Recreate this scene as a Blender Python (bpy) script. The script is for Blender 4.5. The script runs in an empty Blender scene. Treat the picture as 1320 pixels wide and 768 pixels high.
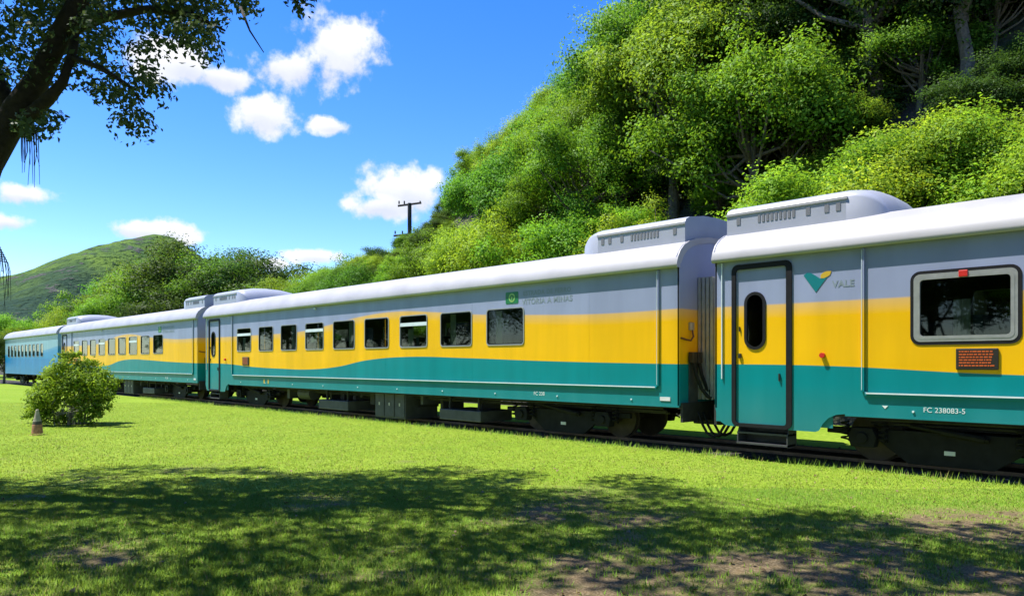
import bpy, math, random
import numpy as np
from mathutils import Vector
random.seed(7)
rng = np.random.default_rng(11)
SC = bpy.context.scene
COL = SC.collection

# ------------------------------------------------------------------ camera
# world: X runs along the train, Y away from the viewer, Z up; near side wall of the train is Y = 0
F = 953.0; W = 1320.0; HOR = 467.0
CX, CY, CZ = 6.71, -11.42, 1.63
RX, RY = 0.697, 0.717          # camera right
FX, FY = -0.717, 0.697         # camera forward
cam = bpy.data.cameras.new('camera'); camo = bpy.data.objects.new('camera', cam); COL.objects.link(camo)
cam.sensor_width = 36.0; cam.lens = F / W * 36.0
cam.shift_y = (HOR - 384.0) / W
cam.clip_start = 0.1; cam.clip_end = 6000
camo.location = (CX, CY, CZ); camo.rotation_euler = (math.radians(90), 0, math.atan2(0.717, 0.697))
SC.camera = camo

def ray(px):
    xn = (px - 660.0) / F
    return xn * RX + FX, xn * RY + FY
def U(px, v=0.0):               # world X of pixel column px on the plane Y = v
    dx, dy = ray(px); t = (v - CY) / dy
    return CX + t * dx
def at(px, py, t):              # pixel + depth -> world point
    dx, dy = ray(px)
    return Vector((CX + t * dx, CY + t * dy, CZ + (HOR - py) / F * t))
def cw(l, d, z=0.0):            # lateral, depth -> world
    return Vector((CX + l * RX + d * FX, CY + l * RY + d * FY, z))

# ------------------------------------------------------------------ sun, sky, exposure
TO_SUN = Vector((-0.37, -0.286, 1.0)).normalized()
SUN_EL = math.asin(TO_SUN.z); SUN_AZ = math.atan2(TO_SUN.x, TO_SUN.y)
sun = bpy.data.lights.new('sun', 'SUN'); suno = bpy.data.objects.new('sun', sun); COL.objects.link(suno)
sun.energy = 4.8; sun.angle = math.radians(0.55); sun.color = (1.0, 0.955, 0.88)
suno.rotation_euler = TO_SUN.to_track_quat('Z', 'Y').to_euler(); suno.location = (0, 0, 60)
SC.view_settings.view_transform = 'Standard'; SC.view_settings.look = 'None'
SC.view_settings.gamma = 1.0; SC.view_settings.exposure = 1.0; SC.view_settings.use_curve_mapping = False
SC.render.engine = 'CYCLES'
SC.cycles.max_bounces = 5; SC.cycles.diffuse_bounces = 2; SC.cycles.glossy_bounces = 2; SC.cycles.transmission_bounces = 3; SC.cycles.transparent_max_bounces = 8

world = bpy.data.worlds.new('World'); SC.world = world; world.use_nodes = True
wn = world.node_tree.nodes; wl = world.node_tree.links; wn.clear()
def N(tree, typ, **kw):
    n = tree.nodes.new(typ)
    for k, v in kw.items(): setattr(n, k, v)
    return n
def math_node(tree, op, a, b=None, c=None, clamp=False):
    n = tree.nodes.new('ShaderNodeMath'); n.operation = op; n.use_clamp = clamp
    for i, x in enumerate((a, b, c)):
        if x is None: continue
        if isinstance(x, (int, float)): n.inputs[i].default_value = x
        else: tree.links.new(x, n.inputs[i])
    return n.outputs[0]
def mixc(tree, fac, a, b, blend='MIX'):
    n = tree.nodes.new('ShaderNodeMix'); n.data_type = 'RGBA'; n.blend_type = blend
    for s, x in ((0, fac), (6, a), (7, b)):
        if hasattr(x, 'is_linked'): tree.links.new(x, n.inputs[s])
        elif s == 0: n.inputs[0].default_value = x
        else: n.inputs[s].default_value = (*x, 1) if len(x) == 3 else x
    return n.outputs[2]
def build_world():
    T = world.node_tree
    sky = N(T, 'ShaderNodeTexSky', sky_type='NISHITA', sun_disc=False, sun_elevation=SUN_EL, sun_rotation=SUN_AZ,
            altitude=200, air_density=1.0, dust_density=0.15, ozone_density=4.5)
    hs = N(T, 'ShaderNodeHueSaturation'); hs.inputs['Saturation'].default_value = 1.33; hs.inputs['Hue'].default_value = 0.516
    T.links.new(sky.outputs[0], hs.inputs['Color'])
    tc = N(T, 'ShaderNodeTexCoord'); sep = N(T, 'ShaderNodeSeparateXYZ'); T.links.new(tc.outputs['Generated'], sep.inputs[0])
    az = math_node(T, 'ARCTAN2', sep.outputs[0], sep.outputs[1])
    el = math_node(T, 'ARCSINE', sep.outputs[2])
    def noise(scale, detail, rough=0.55):
        n = N(T, 'ShaderNodeTexNoise'); n.inputs['Scale'].default_value = scale; n.inputs['Detail'].default_value = detail
        n.inputs['Roughness'].default_value = rough
        T.links.new(tc.outputs['Generated'], n.inputs['Vector']); return n.outputs[0]
    n1 = noise(16, 7, 0.6); n2 = noise(7, 4); n3 = noise(42, 4)
    blobs = []
    for px, py, a, b in ((432,62,64,50),(372,88,60,26),(236,80,44,26),(292,101,44,18),(341,146,36,26),(428,163,26,10),
                         (524,246,58,32),(486,268,34,15),(188,297,52,13),(30,252,36,14),(6,286,34,12),(405,330,38,9),(345,340,22,9)):
        d = Vector((*ray(px), (HOR - py) / F)); q = d.length; d.normalize()
        blobs.append((math.atan2(d.x, d.y), math.asin(d.z), a * 1.25 / F / q * 1.0 / max(0.3, math.cos(math.asin(d.z))), b * 1.3 / F / q))
    r2 = random.Random(5)
    base = math.atan2(FX, FY)
    for k in range(12):        # the same kind of scattered cumulus all round, outside the view too
        a0 = base + 0.75 + r2.random() * (2 * math.pi - 1.5)
        a0 = (a0 + math.pi) % (2 * math.pi) - math.pi
        blobs.append((a0, 0.1 + 0.75 * r2.random(), 0.07 + .06 * r2.random(), 0.03 + .03 * r2.random()))
    dens = None; hgt = None
    for a0, e0, sa, se in blobs:
        x = math_node(T, 'MULTIPLY', math_node(T, 'SUBTRACT', az, a0), 1 / sa)
        y = math_node(T, 'MULTIPLY', math_node(T, 'SUBTRACT', el, e0), 1 / se)
        s = math_node(T, 'MULTIPLY_ADD', x, x, math_node(T, 'MULTIPLY', y, y))
        v = math_node(T, 'SUBTRACT', 1.0, math_node(T, 'SQRT', s))
        h = math_node(T, 'MULTIPLY', math_node(T, 'MAXIMUM', v, 0.0), y)
        dens = v if dens is None else math_node(T, 'MAXIMUM', dens, v)
        hgt = h if hgt is None else math_node(T, 'ADD', hgt, h)
    pert = math_node(T, 'ADD', math_node(T, 'MULTIPLY', math_node(T, 'SUBTRACT', n1, 0.5), 2.3),
                     math_node(T, 'ADD', math_node(T, 'MULTIPLY', math_node(T, 'SUBTRACT', n3, 0.5), 0.9),
                               math_node(T, 'MULTIPLY', math_node(T, 'SUBTRACT', n2, 0.5), 1.2)))
    dd = math_node(T, 'ADD', dens, pert)
    dd = math_node(T, 'MINIMUM', dd, math_node(T, 'MULTIPLY_ADD', dens, 2.0, 0.75))
    mr = N(T, 'ShaderNodeMapRange', interpolation_type='SMOOTHSTEP'); T.links.new(dd, mr.inputs[0])
    mr.inputs[1].default_value = 0.0; mr.inputs[2].default_value = 0.55
    cov = math_node(T, 'MULTIPLY', mr.outputs[0], 0.96)
    sh = N(T, 'ShaderNodeMapRange'); T.links.new(math_node(T, 'ADD', math_node(T, 'MULTIPLY', hgt, 1.2), math_node(T, 'MULTIPLY', n1, 0.9)), sh.inputs[0])
    sh.inputs[1].default_value = 0.1; sh.inputs[2].default_value = 0.65
    ccol = mixc(T, sh.outputs[0], (2.9, 3.05, 3.55), (4.1, 4.1, 4.15))
    out = mixc(T, cov, hs.outputs[0], ccol)
    bg = N(T, 'ShaderNodeBackground'); T.links.new(out, bg.inputs[0]); bg.inputs[1].default_value = 0.14
    wo = N(T, 'ShaderNodeOutputWorld'); T.links.new(bg.outputs[0], wo.inputs[0])
build_world()

# ------------------------------------------------------------------ materials
MATS = {}
def new_mat(name):
    m = bpy.data.materials.new(name); m.use_nodes = True; MATS[name] = m
    T = m.node_tree; b = T.nodes['Principled BSDF']
    return m, T, b
def simple(name, col, rough=0.5, metal=0.0, var=0.15, scale=6.0, bump=0.0, spec=0.5, coat=0.0, dark=None):
    m, T, b = new_mat(name)
    tc = N(T, 'ShaderNodeTexCoord'); n = N(T, 'ShaderNodeTexNoise'); n.inputs['Scale'].default_value = scale; n.inputs['Detail'].default_value = 5
    T.links.new(tc.outputs['Object'], n.inputs['Vector'])
    lo = dark if dark else tuple(c * (1 - var) for c in col); hi = tuple(min(1, c * (1 + var)) for c in col)
    r = N(T, 'ShaderNodeValToRGB'); r.color_ramp.elements[0].position = .3; r.color_ramp.elements[1].position = .7
    r.color_ramp.elements[0].color = (*lo, 1); r.color_ramp.elements[1].color = (*hi, 1)
    T.links.new(n.outputs[0], r.inputs[0]); T.links.new(r.outputs[0], b.inputs['Base Color'])
    b.inputs['Roughness'].default_value = rough; b.inputs['Metallic'].default_value = metal
    b.inputs['Specular IOR Level'].default_value = spec; b.inputs['Coat Weight'].default_value = coat
    if bump:
        bp = N(T, 'ShaderNodeBump'); bp.inputs['Strength'].default_value = bump; bp.inputs['Distance'].default_value = 0.02
        T.links.new(n.outputs[0], bp.inputs['Height']); T.links.new(bp.outputs[0], b.inputs['Normal'])
    return m
LCAR = 21.3
def livery(name, low, mid, top, lowcurve, topcurve, L=LCAR, soft=0.03):
    m, T, b = new_mat(name)
    tc = N(T, 'ShaderNodeTexCoord'); sep = N(T, 'ShaderNodeSeparateXYZ'); T.links.new(tc.outputs['Object'], sep.inputs[0])
    xn = math_node(T, 'MULTIPLY', sep.outputs[0], 1 / L, clamp=True)
    def curve(pts):
        n = N(T, 'ShaderNodeFloatCurve'); c = n.mapping.curves[0]
        while len(c.points) < len(pts): c.points.new(0.5, 0.5)
        for p, (x, z) in zip(c.points, pts): p.location = (x / L, z / 4.0); p.handle_type = 'AUTO'
        n.mapping.update(); T.links.new(xn, n.inputs['Value'])
        return math_node(T, 'MULTIPLY', n.outputs[0], 4.0)
    zl, zt = curve(lowcurve), curve(topcurve)
    def step(z, w):
        return math_node(T, 'MULTIPLY_ADD', math_node(T, 'SUBTRACT', sep.outputs[2], z), 1 / w, 0.5, clamp=True)
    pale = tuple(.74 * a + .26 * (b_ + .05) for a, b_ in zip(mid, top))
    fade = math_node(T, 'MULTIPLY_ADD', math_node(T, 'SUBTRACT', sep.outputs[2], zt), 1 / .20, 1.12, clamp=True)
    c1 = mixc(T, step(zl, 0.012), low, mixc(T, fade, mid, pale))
    c2 = mixc(T, step(zt, soft), c1, top)
    ns = N(T, 'ShaderNodeTexNoise'); ns.inputs['Scale'].default_value = 1.3; ns.inputs['Detail'].default_value = 6
    mp = N(T, 'ShaderNodeMapping'); mp.inputs['Scale'].default_value = (1.6, 1, 0.18); T.links.new(tc.outputs['Object'], mp.inputs[0]); T.links.new(mp.outputs[0], ns.inputs['Vector'])
    # road dust low on the body
    d = N(T, 'ShaderNodeMapRange'); T.links.new(sep.outputs[2], d.inputs[0]); d.inputs[1].default_value = 1.3; d.inputs[2].default_value = 0.5
    d.inputs[3].default_value = 0.0; d.inputs[4].default_value = 0.35
    dust = math_node(T, 'MULTIPLY', d.outputs[0], ns.outputs[0])
    c3 = mixc(T, dust, c2, (0.16, 0.13, 0.09))
    vv = N(T, 'ShaderNodeMapRange'); T.links.new(ns.outputs[0], vv.inputs[0]); vv.inputs[1].default_value = .3; vv.inputs[2].default_value = .7; vv.inputs[3].default_value = .88; vv.inputs[4].default_value = 1.06
    hs = N(T, 'ShaderNodeHueSaturation'); T.links.new(c3, hs.inputs['Color']); T.links.new(vv.outputs[0], hs.inputs['Value'])
    T.links.new(hs.outputs[0], b.inputs['Base Color'])
    b.inputs['Roughness'].default_value = 0.36; b.inputs['Specular IOR Level'].default_value = 0.18
    b.inputs['Coat Weight'].default_value = 0.04; b.inputs['Coat Roughness'].default_value = 0.08
    wv = N(T, 'ShaderNodeTexNoise'); wv.inputs['Scale'].default_value = 1.6; wv.inputs['Detail'].default_value = 1; T.links.new(tc.outputs['Object'], wv.inputs['Vector'])
    bp = N(T, 'ShaderNodeBump'); bp.inputs['Strength'].default_value = 0.25; bp.inputs['Distance'].default_value = 0.03
    T.links.new(wv.outputs[0], bp.inputs['Height']); T.links.new(bp.outputs[0], b.inputs['Normal'])
    return m
YEL = (0.82, 0.455, 0.003); TEAL = (0.0, 0.215, 0.23); GREY = (0.275, 0.315, 0.455)
LOWC = ((0, 1.60), (2, 1.575), (4, 1.48), (6, 1.43), (8, 1.415), (9.6, 1.50), (11.3, 1.70), (13.1, 1.775), (15.4, 1.735), (18, 1.66), (21.3, 1.60))
TOPC = ((0, 2.58), (5, 2.57), (7.5, 2.60), (9.5, 2.77), (11, 2.92), (12.7, 2.97), (14.2, 2.88), (15.6, 2.76), (17.5, 2.66), (19.4, 2.59), (21.3, 2.60))
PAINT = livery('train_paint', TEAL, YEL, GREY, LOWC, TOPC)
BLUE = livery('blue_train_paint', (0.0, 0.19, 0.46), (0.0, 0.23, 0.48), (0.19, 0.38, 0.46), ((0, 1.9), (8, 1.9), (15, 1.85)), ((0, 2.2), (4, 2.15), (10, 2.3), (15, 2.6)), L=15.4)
ROOFM = simple('roof_white_paint', (0.36, 0.355, 0.365), 0.45, var=.12, scale=1.2)
UNITM = simple('unit_white_paint', (0.34, 0.36, 0.42), 0.4, var=.05, scale=3)
VENTM = simple('vent_grey', (0.16, 0.165, 0.18), 0.6, var=.1)
STEEL = simple('brushed_steel', (0.42, 0.42, 0.43), 0.38, 0.6, var=.12, scale=8)
FRAMEM = simple('window_frame_grey', (0.26, 0.28, 0.28), 0.4, var=.06)
TRIMW = simple('pale_trim', (0.62, 0.70, 0.72), 0.35, var=.06)
RUBBER = simple('black_rubber', (0.008, 0.008, 0.010), 0.6, var=.3, spec=.25)
DARK = simple('grimy_underframe', (0.022, 0.021, 0.02), 0.75, var=.4, scale=9, bump=.4)
BOXG = simple('grey_equipment_paint', (0.048, 0.05, 0.052), 0.6, var=.25, scale=5)
BOGM = simple('bogie_iron', (0.009, 0.009, 0.010), 0.7, var=.4, scale=7, bump=.3, spec=.2)
RUST = simple('wheel_steel', (0.06, 0.045, 0.035), 0.55, 0.4, var=.3)
RAILM = simple('rail_steel', (0.16, 0.11, 0.08), 0.5, 0.5, var=.3)
LINING = simple('interior_lining', (0.11, 0.11, 0.10), 0.7, var=.05)
CURTM = simple('curtain_cloth', (0.42, 0.45, 0.40), 0.9, var=.08)
SEATM = simple('seat_fabric', (0.05, 0.08, 0.12), 0.9, var=.2)
REDM = simple('red_plastic', (0.55, 0.02, 0.015), 0.4, var=.1)
ORANGEM = simple('orange_plastic', (0.5, 0.09, 0.015), 0.45, var=.1)
BLACKM = simple('black_panel', (0.02, 0.017, 0.015), 0.35, var=.2)
WHITEP = simple('white_plate', (0.6, 0.6, 0.6), 0.5, var=.08)
GREYTXT = simple('grey_lettering', (0.20, 0.25, 0.29), 0.5, var=.05)
LTXT = simple('white_lettering', (0.65, 0.72, 0.72), 0.5, var=.05)
LOGOT = simple('logo_teal', (0.0, 0.17, 0.19), 0.4, var=.03)
LOGOY = simple('logo_yellow', (0.55, 0.36, 0.03), 0.4, var=.03)
EMBG = simple('emblem_green', (0.01, 0.16, 0.05), 0.4, var=.03)
EMBL = simple('emblem_lime', (0.22, 0.42, 0.10), 0.4, var=.03)
CABLE = simple('cable_brown', (0.10, 0.035, 0.015), 0.5, var=.2)
BARK = simple('dark_bark', (0.02, 0.016, 0.013), 0.9, var=.5, scale=14, bump=1.0)
BARKP = simple('pale_bark', (0.12, 0.10, 0.075), 0.9, var=.4, scale=10, bump=.8)
POLEM = simple('weathered_pole', (0.04, 0.036, 0.033), 0.9, var=.3)
CONEM = simple('faded_cone', (0.36, 0.17, 0.085), 0.8, var=.35, scale=18)
CONEG = simple('faded_cone_sleeve', (0.30, 0.27, 0.19), 0.8, var=.3, scale=18)
CONED = simple('dark_cone_band', (0.05, 0.05, 0.03), 0.8, var=.3)
def glass(name, tint, ior=1.5):
    m, T, b = new_mat(name); T.nodes.remove(b); o = T.nodes['Material Output']
    tr = N(T, 'ShaderNodeBsdfTransparent'); tr.inputs[0].default_value = (*tint, 1)
    gl = N(T, 'ShaderNodeBsdfGlossy'); gl.inputs['Roughness'].default_value = 0.02; gl.inputs[0].default_value = (.9, .95, .95, 1)
    fr = N(T, 'ShaderNodeFresnel'); fr.inputs[0].default_value = ior
    mx = N(T, 'ShaderNodeMixShader'); T.links.new(fr.outputs[0], mx.inputs[0]); T.links.new(tr.outputs[0], mx.inputs[1]); T.links.new(gl.outputs[0], mx.inputs[2])
    T.links.new(mx.outputs[0], o.inputs[0]); return m
GLASS = glass('tinted_glass', (0.44, 0.52, 0.48))

def leaf_mat(name, c0, c1, trans=0.42, objvar=0.25, rough=0.5, upn=False, soft=False):
    m, T, b = new_mat(name)
    g = N(T, 'ShaderNodeNewGeometry'); oi = N(T, 'ShaderNodeObjectInfo')
    col = mixc(T, g.outputs['Random Per Island'], c0, c1)
    hs = N(T, 'ShaderNodeHueSaturation'); T.links.new(col, hs.inputs['Color'])
    v = math_node(T, 'MULTIPLY_ADD', oi.outputs['Random'], 2 * objvar, 1 - objvar); T.links.new(v, hs.inputs['Value'])
    h = math_node(T, 'MULTIPLY_ADD', math_node(T, 'FRACT', math_node(T, 'MULTIPLY', oi.outputs['Random'], 7.3)), 0.05, 0.475); T.links.new(h, hs.inputs['Hue'])
    T.links.new(hs.outputs[0], b.inputs['Base Color']); b.inputs['Roughness'].default_value = rough; b.inputs['Specular IOR Level'].default_value = 0.12
    tl = N(T, 'ShaderNodeBsdfTranslucent')
    tcol = mixc(T, 1.0, hs.outputs[0], (1.35, 1.25, 0.6), 'MULTIPLY'); T.links.new(tcol, tl.inputs[0])
    if soft:                    # leaf normals eased towards the clump they belong to
        av = N(T, 'ShaderNodeAttribute', attribute_name='clump_normal'); vt = N(T, 'ShaderNodeVectorTransform', vector_type='NORMAL', convert_from='OBJECT', convert_to='WORLD')
        T.links.new(av.outputs['Vector'], vt.inputs[0]); sc_ = N(T, 'ShaderNodeVectorMath', operation='SCALE'); sc_.inputs['Scale'].default_value = 0.7
        T.links.new(g.outputs['Normal'], sc_.inputs[0]); ad = N(T, 'ShaderNodeVectorMath', operation='ADD'); T.links.new(vt.outputs[0], ad.inputs[0]); T.links.new(sc_.outputs[0], ad.inputs[1])
        nn = N(T, 'ShaderNodeVectorMath', operation='NORMALIZE'); T.links.new(ad.outputs[0], nn.inputs[0]); T.links.new(nn.outputs[0], b.inputs['Normal'])
    if upn:                     # blades shade as a soft lawn
        vm = N(T, 'ShaderNodeVectorMath', operation='ADD'); vs = N(T, 'ShaderNodeVectorMath', operation='SCALE'); vs.inputs['Scale'].default_value = 0.35
        T.links.new(g.outputs['Normal'], vs.inputs[0]); T.links.new(vs.outputs[0], vm.inputs[0]); vm.inputs[1].default_value = (0, 0, 1)
        vn = N(T, 'ShaderNodeVectorMath', operation='NORMALIZE'); T.links.new(vm.outputs[0], vn.inputs[0])
        T.links.new(vn.outputs[0], b.inputs['Normal'])
        tcx = N(T, 'ShaderNodeTexCoord'); nz = N(T, 'ShaderNodeTexNoise'); nz.inputs['Scale'].default_value = 0.9; nz.inputs['Detail'].default_value = 5; T.links.new(tcx.outputs['Object'], nz.inputs['Vector'])
        nf = math_node(T, 'MULTIPLY_ADD', nz.outputs[0], 4.0, -1.5, clamp=True)
        toned = mixc(T, nf, hs.outputs[0], mixc(T, 1.0, hs.outputs[0], (0.72, 0.86, 0.9), 'MULTIPLY'))
        dry = math_node(T, 'GREATER_THAN', math_node(T, 'FRACT', math_node(T, 'MULTIPLY', g.outputs['Random Per Island'], 37.0)), 0.93)
        T.links.new(mixc(T, dry, toned, (0.30, 0.25, 0.10)), b.inputs['Base Color'])
    mx = N(T, 'ShaderNodeMixShader'); mx.inputs[0].default_value = trans
    T.links.new(b.outputs[0], mx.inputs[1]); T.links.new(tl.outputs[0], mx.inputs[2]); T.links.new(mx.outputs[0], T.nodes['Material Output'].inputs[0])
    return m
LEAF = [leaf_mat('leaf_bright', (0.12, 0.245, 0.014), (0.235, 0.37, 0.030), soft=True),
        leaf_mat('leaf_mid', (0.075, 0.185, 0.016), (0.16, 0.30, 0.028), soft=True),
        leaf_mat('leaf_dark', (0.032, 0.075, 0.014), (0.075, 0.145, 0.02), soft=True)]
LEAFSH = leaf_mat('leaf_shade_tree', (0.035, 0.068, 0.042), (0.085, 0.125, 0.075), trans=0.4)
LEAFBUSH = leaf_mat('leaf_shrub', (0.085, 0.20, 0.014), (0.18, 0.32, 0.028), objvar=0.0, soft=True)
GRASSM = leaf_mat('grass_blade', (0.175, 0.275, 0.02), (0.285, 0.365, 0.048), trans=0.2, objvar=0.0, rough=0.7, upn=True)

# ------------------------------------------------------------------ mesh helpers
class MB:
    def __init__(s): s.v = []; s.f = []
    def box(s, x0, x1, y0, y1, z0, z1):
        i = len(s.v)
        s.v += [(x0,y0,z0),(x1,y0,z0),(x1,y1,z0),(x0,y1,z0),(x0,y0,z1),(x1,y0,z1),(x1,y1,z1),(x0,y1,z1)]
        s.f += [(i,i+3,i+2,i+1),(i+4,i+5,i+6,i+7),(i,i+1,i+5,i+4),(i+1,i+2,i+6,i+5),(i+2,i+3,i+7,i+6),(i+3,i,i+4,i+7)]
        return s
    def tube(s, pts, rad, n=8, cap=True):
        pts = [Vector(p) for p in pts]; rads = rad if isinstance(rad, (list, tuple)) else [rad] * len(pts)
        rings = []; up = Vector((0.31, 0.17, 0.93))
        for k, p in enumerate(pts):
            d = (pts[min(k + 1, len(pts) - 1)] - pts[max(k - 1, 0)]).normalized()
            a = d.cross(up)
            if a.length < 0.05: a = d.cross(Vector((1, 0, 0)))
            a.normalize(); b = d.cross(a)
            rings.append(len(s.v))
            for j in range(n):
                q = 2 * math.pi * j / n
                s.v.append(tuple(p + (a * math.cos(q) + b * math.sin(q)) * rads[k]))
        for r0, r1 in zip(rings, rings[1:]):
            for j in range(n):
                s.f.append((r0 + j, r1 + j, r1 + (j + 1) % n, r0 + (j + 1) % n))
        if cap:
            s.f.append(tuple(rings[0] + j for j in range(n))); s.f.append(tuple(rings[-1] + j for j in reversed(range(n))))
        return s
    def cyl(s, c, axis, r, h, n=20):
        a = {'x': Vector((1,0,0)), 'y': Vector((0,1,0)), 'z': Vector((0,0,1))}[axis]
        c = Vector(c); return s.tube([c - a * h / 2, c + a * h / 2], r, n)
    def prism(s, loop, axis, a0, a1):   # loop of 2-d points extruded: axis 'y' -> (x,z), axis 'x' -> (y,z)
        i = len(s.v); n = len(loop)
        for a in (a0, a1):
            for p, q in loop: s.v.append((p, a, q) if axis == 'y' else (a, p, q))
        s.f.append(tuple(i + k for k in range(n))); s.f.append(tuple(i + n + k for k in reversed(range(n))))
        for k in range(n):
            s.f.append((i + k, i + n + k, i + n + (k + 1) % n, i + (k + 1) % n))
        return s
    def ring(s, lo, li, y0, y1):        # frame between two loops in the x-z plane
        i = len(s.v); n = len(lo)
        for lp, y in ((lo, y0), (li, y0), (lo, y1), (li, y1)): s.v += [(p, y, q) for p, q in lp]
        for k in range(n):
            j = (k + 1) % n
            s.f += [(i+k, i+j, i+n+j, i+n+k), (i+2*n+k, i+3*n+k, i+3*n+j, i+2*n+j), (i+k, i+2*n+k, i+2*n+j, i+j), (i+n+k, i+n+j, i+3*n+j, i+3*n+k)]
        return s
    def build(s, name, mat, parent=None, smooth=False, bevel=0.0):
        me = bpy.data.meshes.new(name); me.from_pydata([tuple(v) for v in s.v], [], s.f); me.update()
        if smooth: me.polygons.foreach_set('use_smooth', [True] * len(me.polygons))
        o = bpy.data.objects.new(name, me); COL.objects.link(o); me.materials.append(mat)
        if parent: o.parent = parent
        if bevel:
            b = o.modifiers.new('bevel', 'BEVEL'); b.width = bevel; b.segments = 2; b.limit_method = 'ANGLE'
        return o
def rr(x0, x1, z0, z1, r, n=5):
    r = min(r, (x1 - x0) / 2 - 1e-4, (z1 - z0) / 2 - 1e-4); out = []
    for cx, cz, a0 in ((x0 + r, z0 + r, 180), (x1 - r, z0 + r, 270), (x1 - r, z1 - r, 0), (x0 + r, z1 - r, 90)):
        for k in range(n + 1):
            a = math.radians(a0 + 90 * k / n); out.append((cx + r * math.cos(a), cz + r * math.sin(a)))
    return out
def empty(name, loc, label, cat, group=None):
    o = bpy.data.objects.new(name, None); COL.objects.link(o); o.location = loc; o.empty_display_size = 0.3
    o['label'] = label; o['category'] = cat
    if group: o['group'] = group
    return o
def tag(o, label, cat, group=None):
    o['label'] = label; o['category'] = cat
    if group: o['group'] = group
    return o
def copy_tree(o, parent=None):
    c = o.copy(); COL.objects.link(c); c.parent = parent
    for ch in list(o.children): copy_tree(ch, c)
    return c
def np_mesh(name, V, nper, mat, parent=None, smooth=False, cn=None):
    V = np.ascontiguousarray(V, dtype=np.float32).reshape(-1, 3); nv = len(V); nf = nv // nper
    me = bpy.data.meshes.new(name); me.vertices.add(nv); me.vertices.foreach_set('co', V.ravel())
    me.loops.add(nv); me.loops.foreach_set('vertex_index', np.arange(nv, dtype=np.int32))
    me.polygons.add(nf); me.polygons.foreach_set('loop_start', np.arange(nf, dtype=np.int32) * nper)
    me.update(calc_edges=True); me.materials.append(mat)
    if cn is not None:
        at2 = me.attributes.new('clump_normal', 'FLOAT_VECTOR', 'POINT'); at2.data.foreach_set('vector', np.ascontiguousarray(cn, dtype=np.float32).ravel())
    o = bpy.data.objects.new(name, me); COL.objects.link(o)
    if parent: o.parent = parent
    return o
def grid_mesh(name, xs, ys, zf, mat):
    X, Y = np.meshgrid(xs, ys); Z = zf(X, Y)
    V = np.stack([X, Y, Z], -1).reshape(-1, 3); nx, ny = len(xs), len(ys)
    i = np.arange(ny - 1)[:, None] * nx + np.arange(nx - 1)[None, :]
    Q = np.stack([i, i + 1, i + nx + 1, i + nx], -1).reshape(-1, 4)
    me = bpy.data.meshes.new(name); me.from_pydata(V.tolist(), [], Q.tolist()); me.update()
    me.polygons.foreach_set('use_smooth', [True] * len(me.polygons))
    me.materials.append(mat); o = bpy.data.objects.new(name, me); COL.objects.link(o); o['kind'] = 'structure'
    return o
_perm = np.random.default_rng(3).random((256, 256))
def vnoise(x, y):
    xi = np.floor(x).astype(int); yi = np.floor(y).astype(int); fx = x - xi; fy = y - yi
    fx = fx * fx * (3 - 2 * fx); fy = fy * fy * (3 - 2 * fy)
    g = lambda a, b: _perm[a % 256, b % 256]
    return (g(xi, yi) * (1 - fx) + g(xi + 1, yi) * fx) * (1 - fy) + (g(xi, yi + 1) * (1 - fx) + g(xi + 1, yi + 1) * fx) * fy
def fbm(x, y, o=4):
    s = 0; a = 0.5; t = 0
    for k in range(o): s = s + a * vnoise(x * 2 ** k + 17 * k, y * 2 ** k + 31 * k); t += a; a *= 0.5
    return s / t
def leaves(C, Nrm, size, aspect=0.55):
    """diamond leaf faces: C centres, Nrm normals, size lengths"""
    n = len(C); r = rng.normal(size=(n, 3)); C = np.asarray(C)
    Nrm = Nrm / (np.linalg.norm(Nrm, axis=1, keepdims=True) + 1e-9)
    A = r - (r * Nrm).sum(1, keepdims=True) * Nrm; A /= np.linalg.norm(A, axis=1, keepdims=True) + 1e-9
    B = np.cross(Nrm, A); s = size[:, None]
    fold = Nrm * s * 0.12
    V = np.stack([C - A * s * .5, C + B * s * .5 * aspect + fold, C + A * s * .5, C - B * s * .5 * aspect + fold], 1)
    return V.reshape(-1, 3)
def clump_leaves(centres, radii, per, lsize, squash=0.75, up=0.5, wispy=False):
    P = []; Nn = []; S = []; CN = []
    for c, r in zip(centres, radii):
        n = max(8, int(per * r * r))
        d = rng.normal(size=(n, 3)); d /= np.linalg.norm(d, axis=1, keepdims=True)
        d[:, 2] = np.where((d[:, 2] < -0.2) & (rng.random(n) < 0.6), -d[:, 2], d[:, 2])
        q = r * (0.45 + 0.6 * rng.random(n) ** 0.6)
        ax = np.array([1, 1, squash])
        if wispy:
            ax = rng.uniform(.65, 1.4, 3) * np.array([1, 1, .9])
            q = r * (0.30 + 1.0 * rng.random(n) ** 0.75) * (1 + .35 * np.sin(d[:, 0] * 7 + c[0] * 3) * np.sin(d[:, 2] * 6 + c[1] * 5))
        P.append(np.array(c) + d * q[:, None] * ax)
        m = d + rng.normal(size=(n, 3)) * (0.8 if wispy else 0.55); m[:, 2] += up; Nn.append(m)
        S.append(lsize * (0.6 + 0.8 * rng.random(n))); dn = d.copy(); dn[:, 2] += .25; CN.append(dn)
    clump_leaves.cn = np.repeat(np.concatenate(CN), 4, axis=0)
    return leaves(np.concatenate(P), np.concatenate(Nn), np.concatenate(S))

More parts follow.
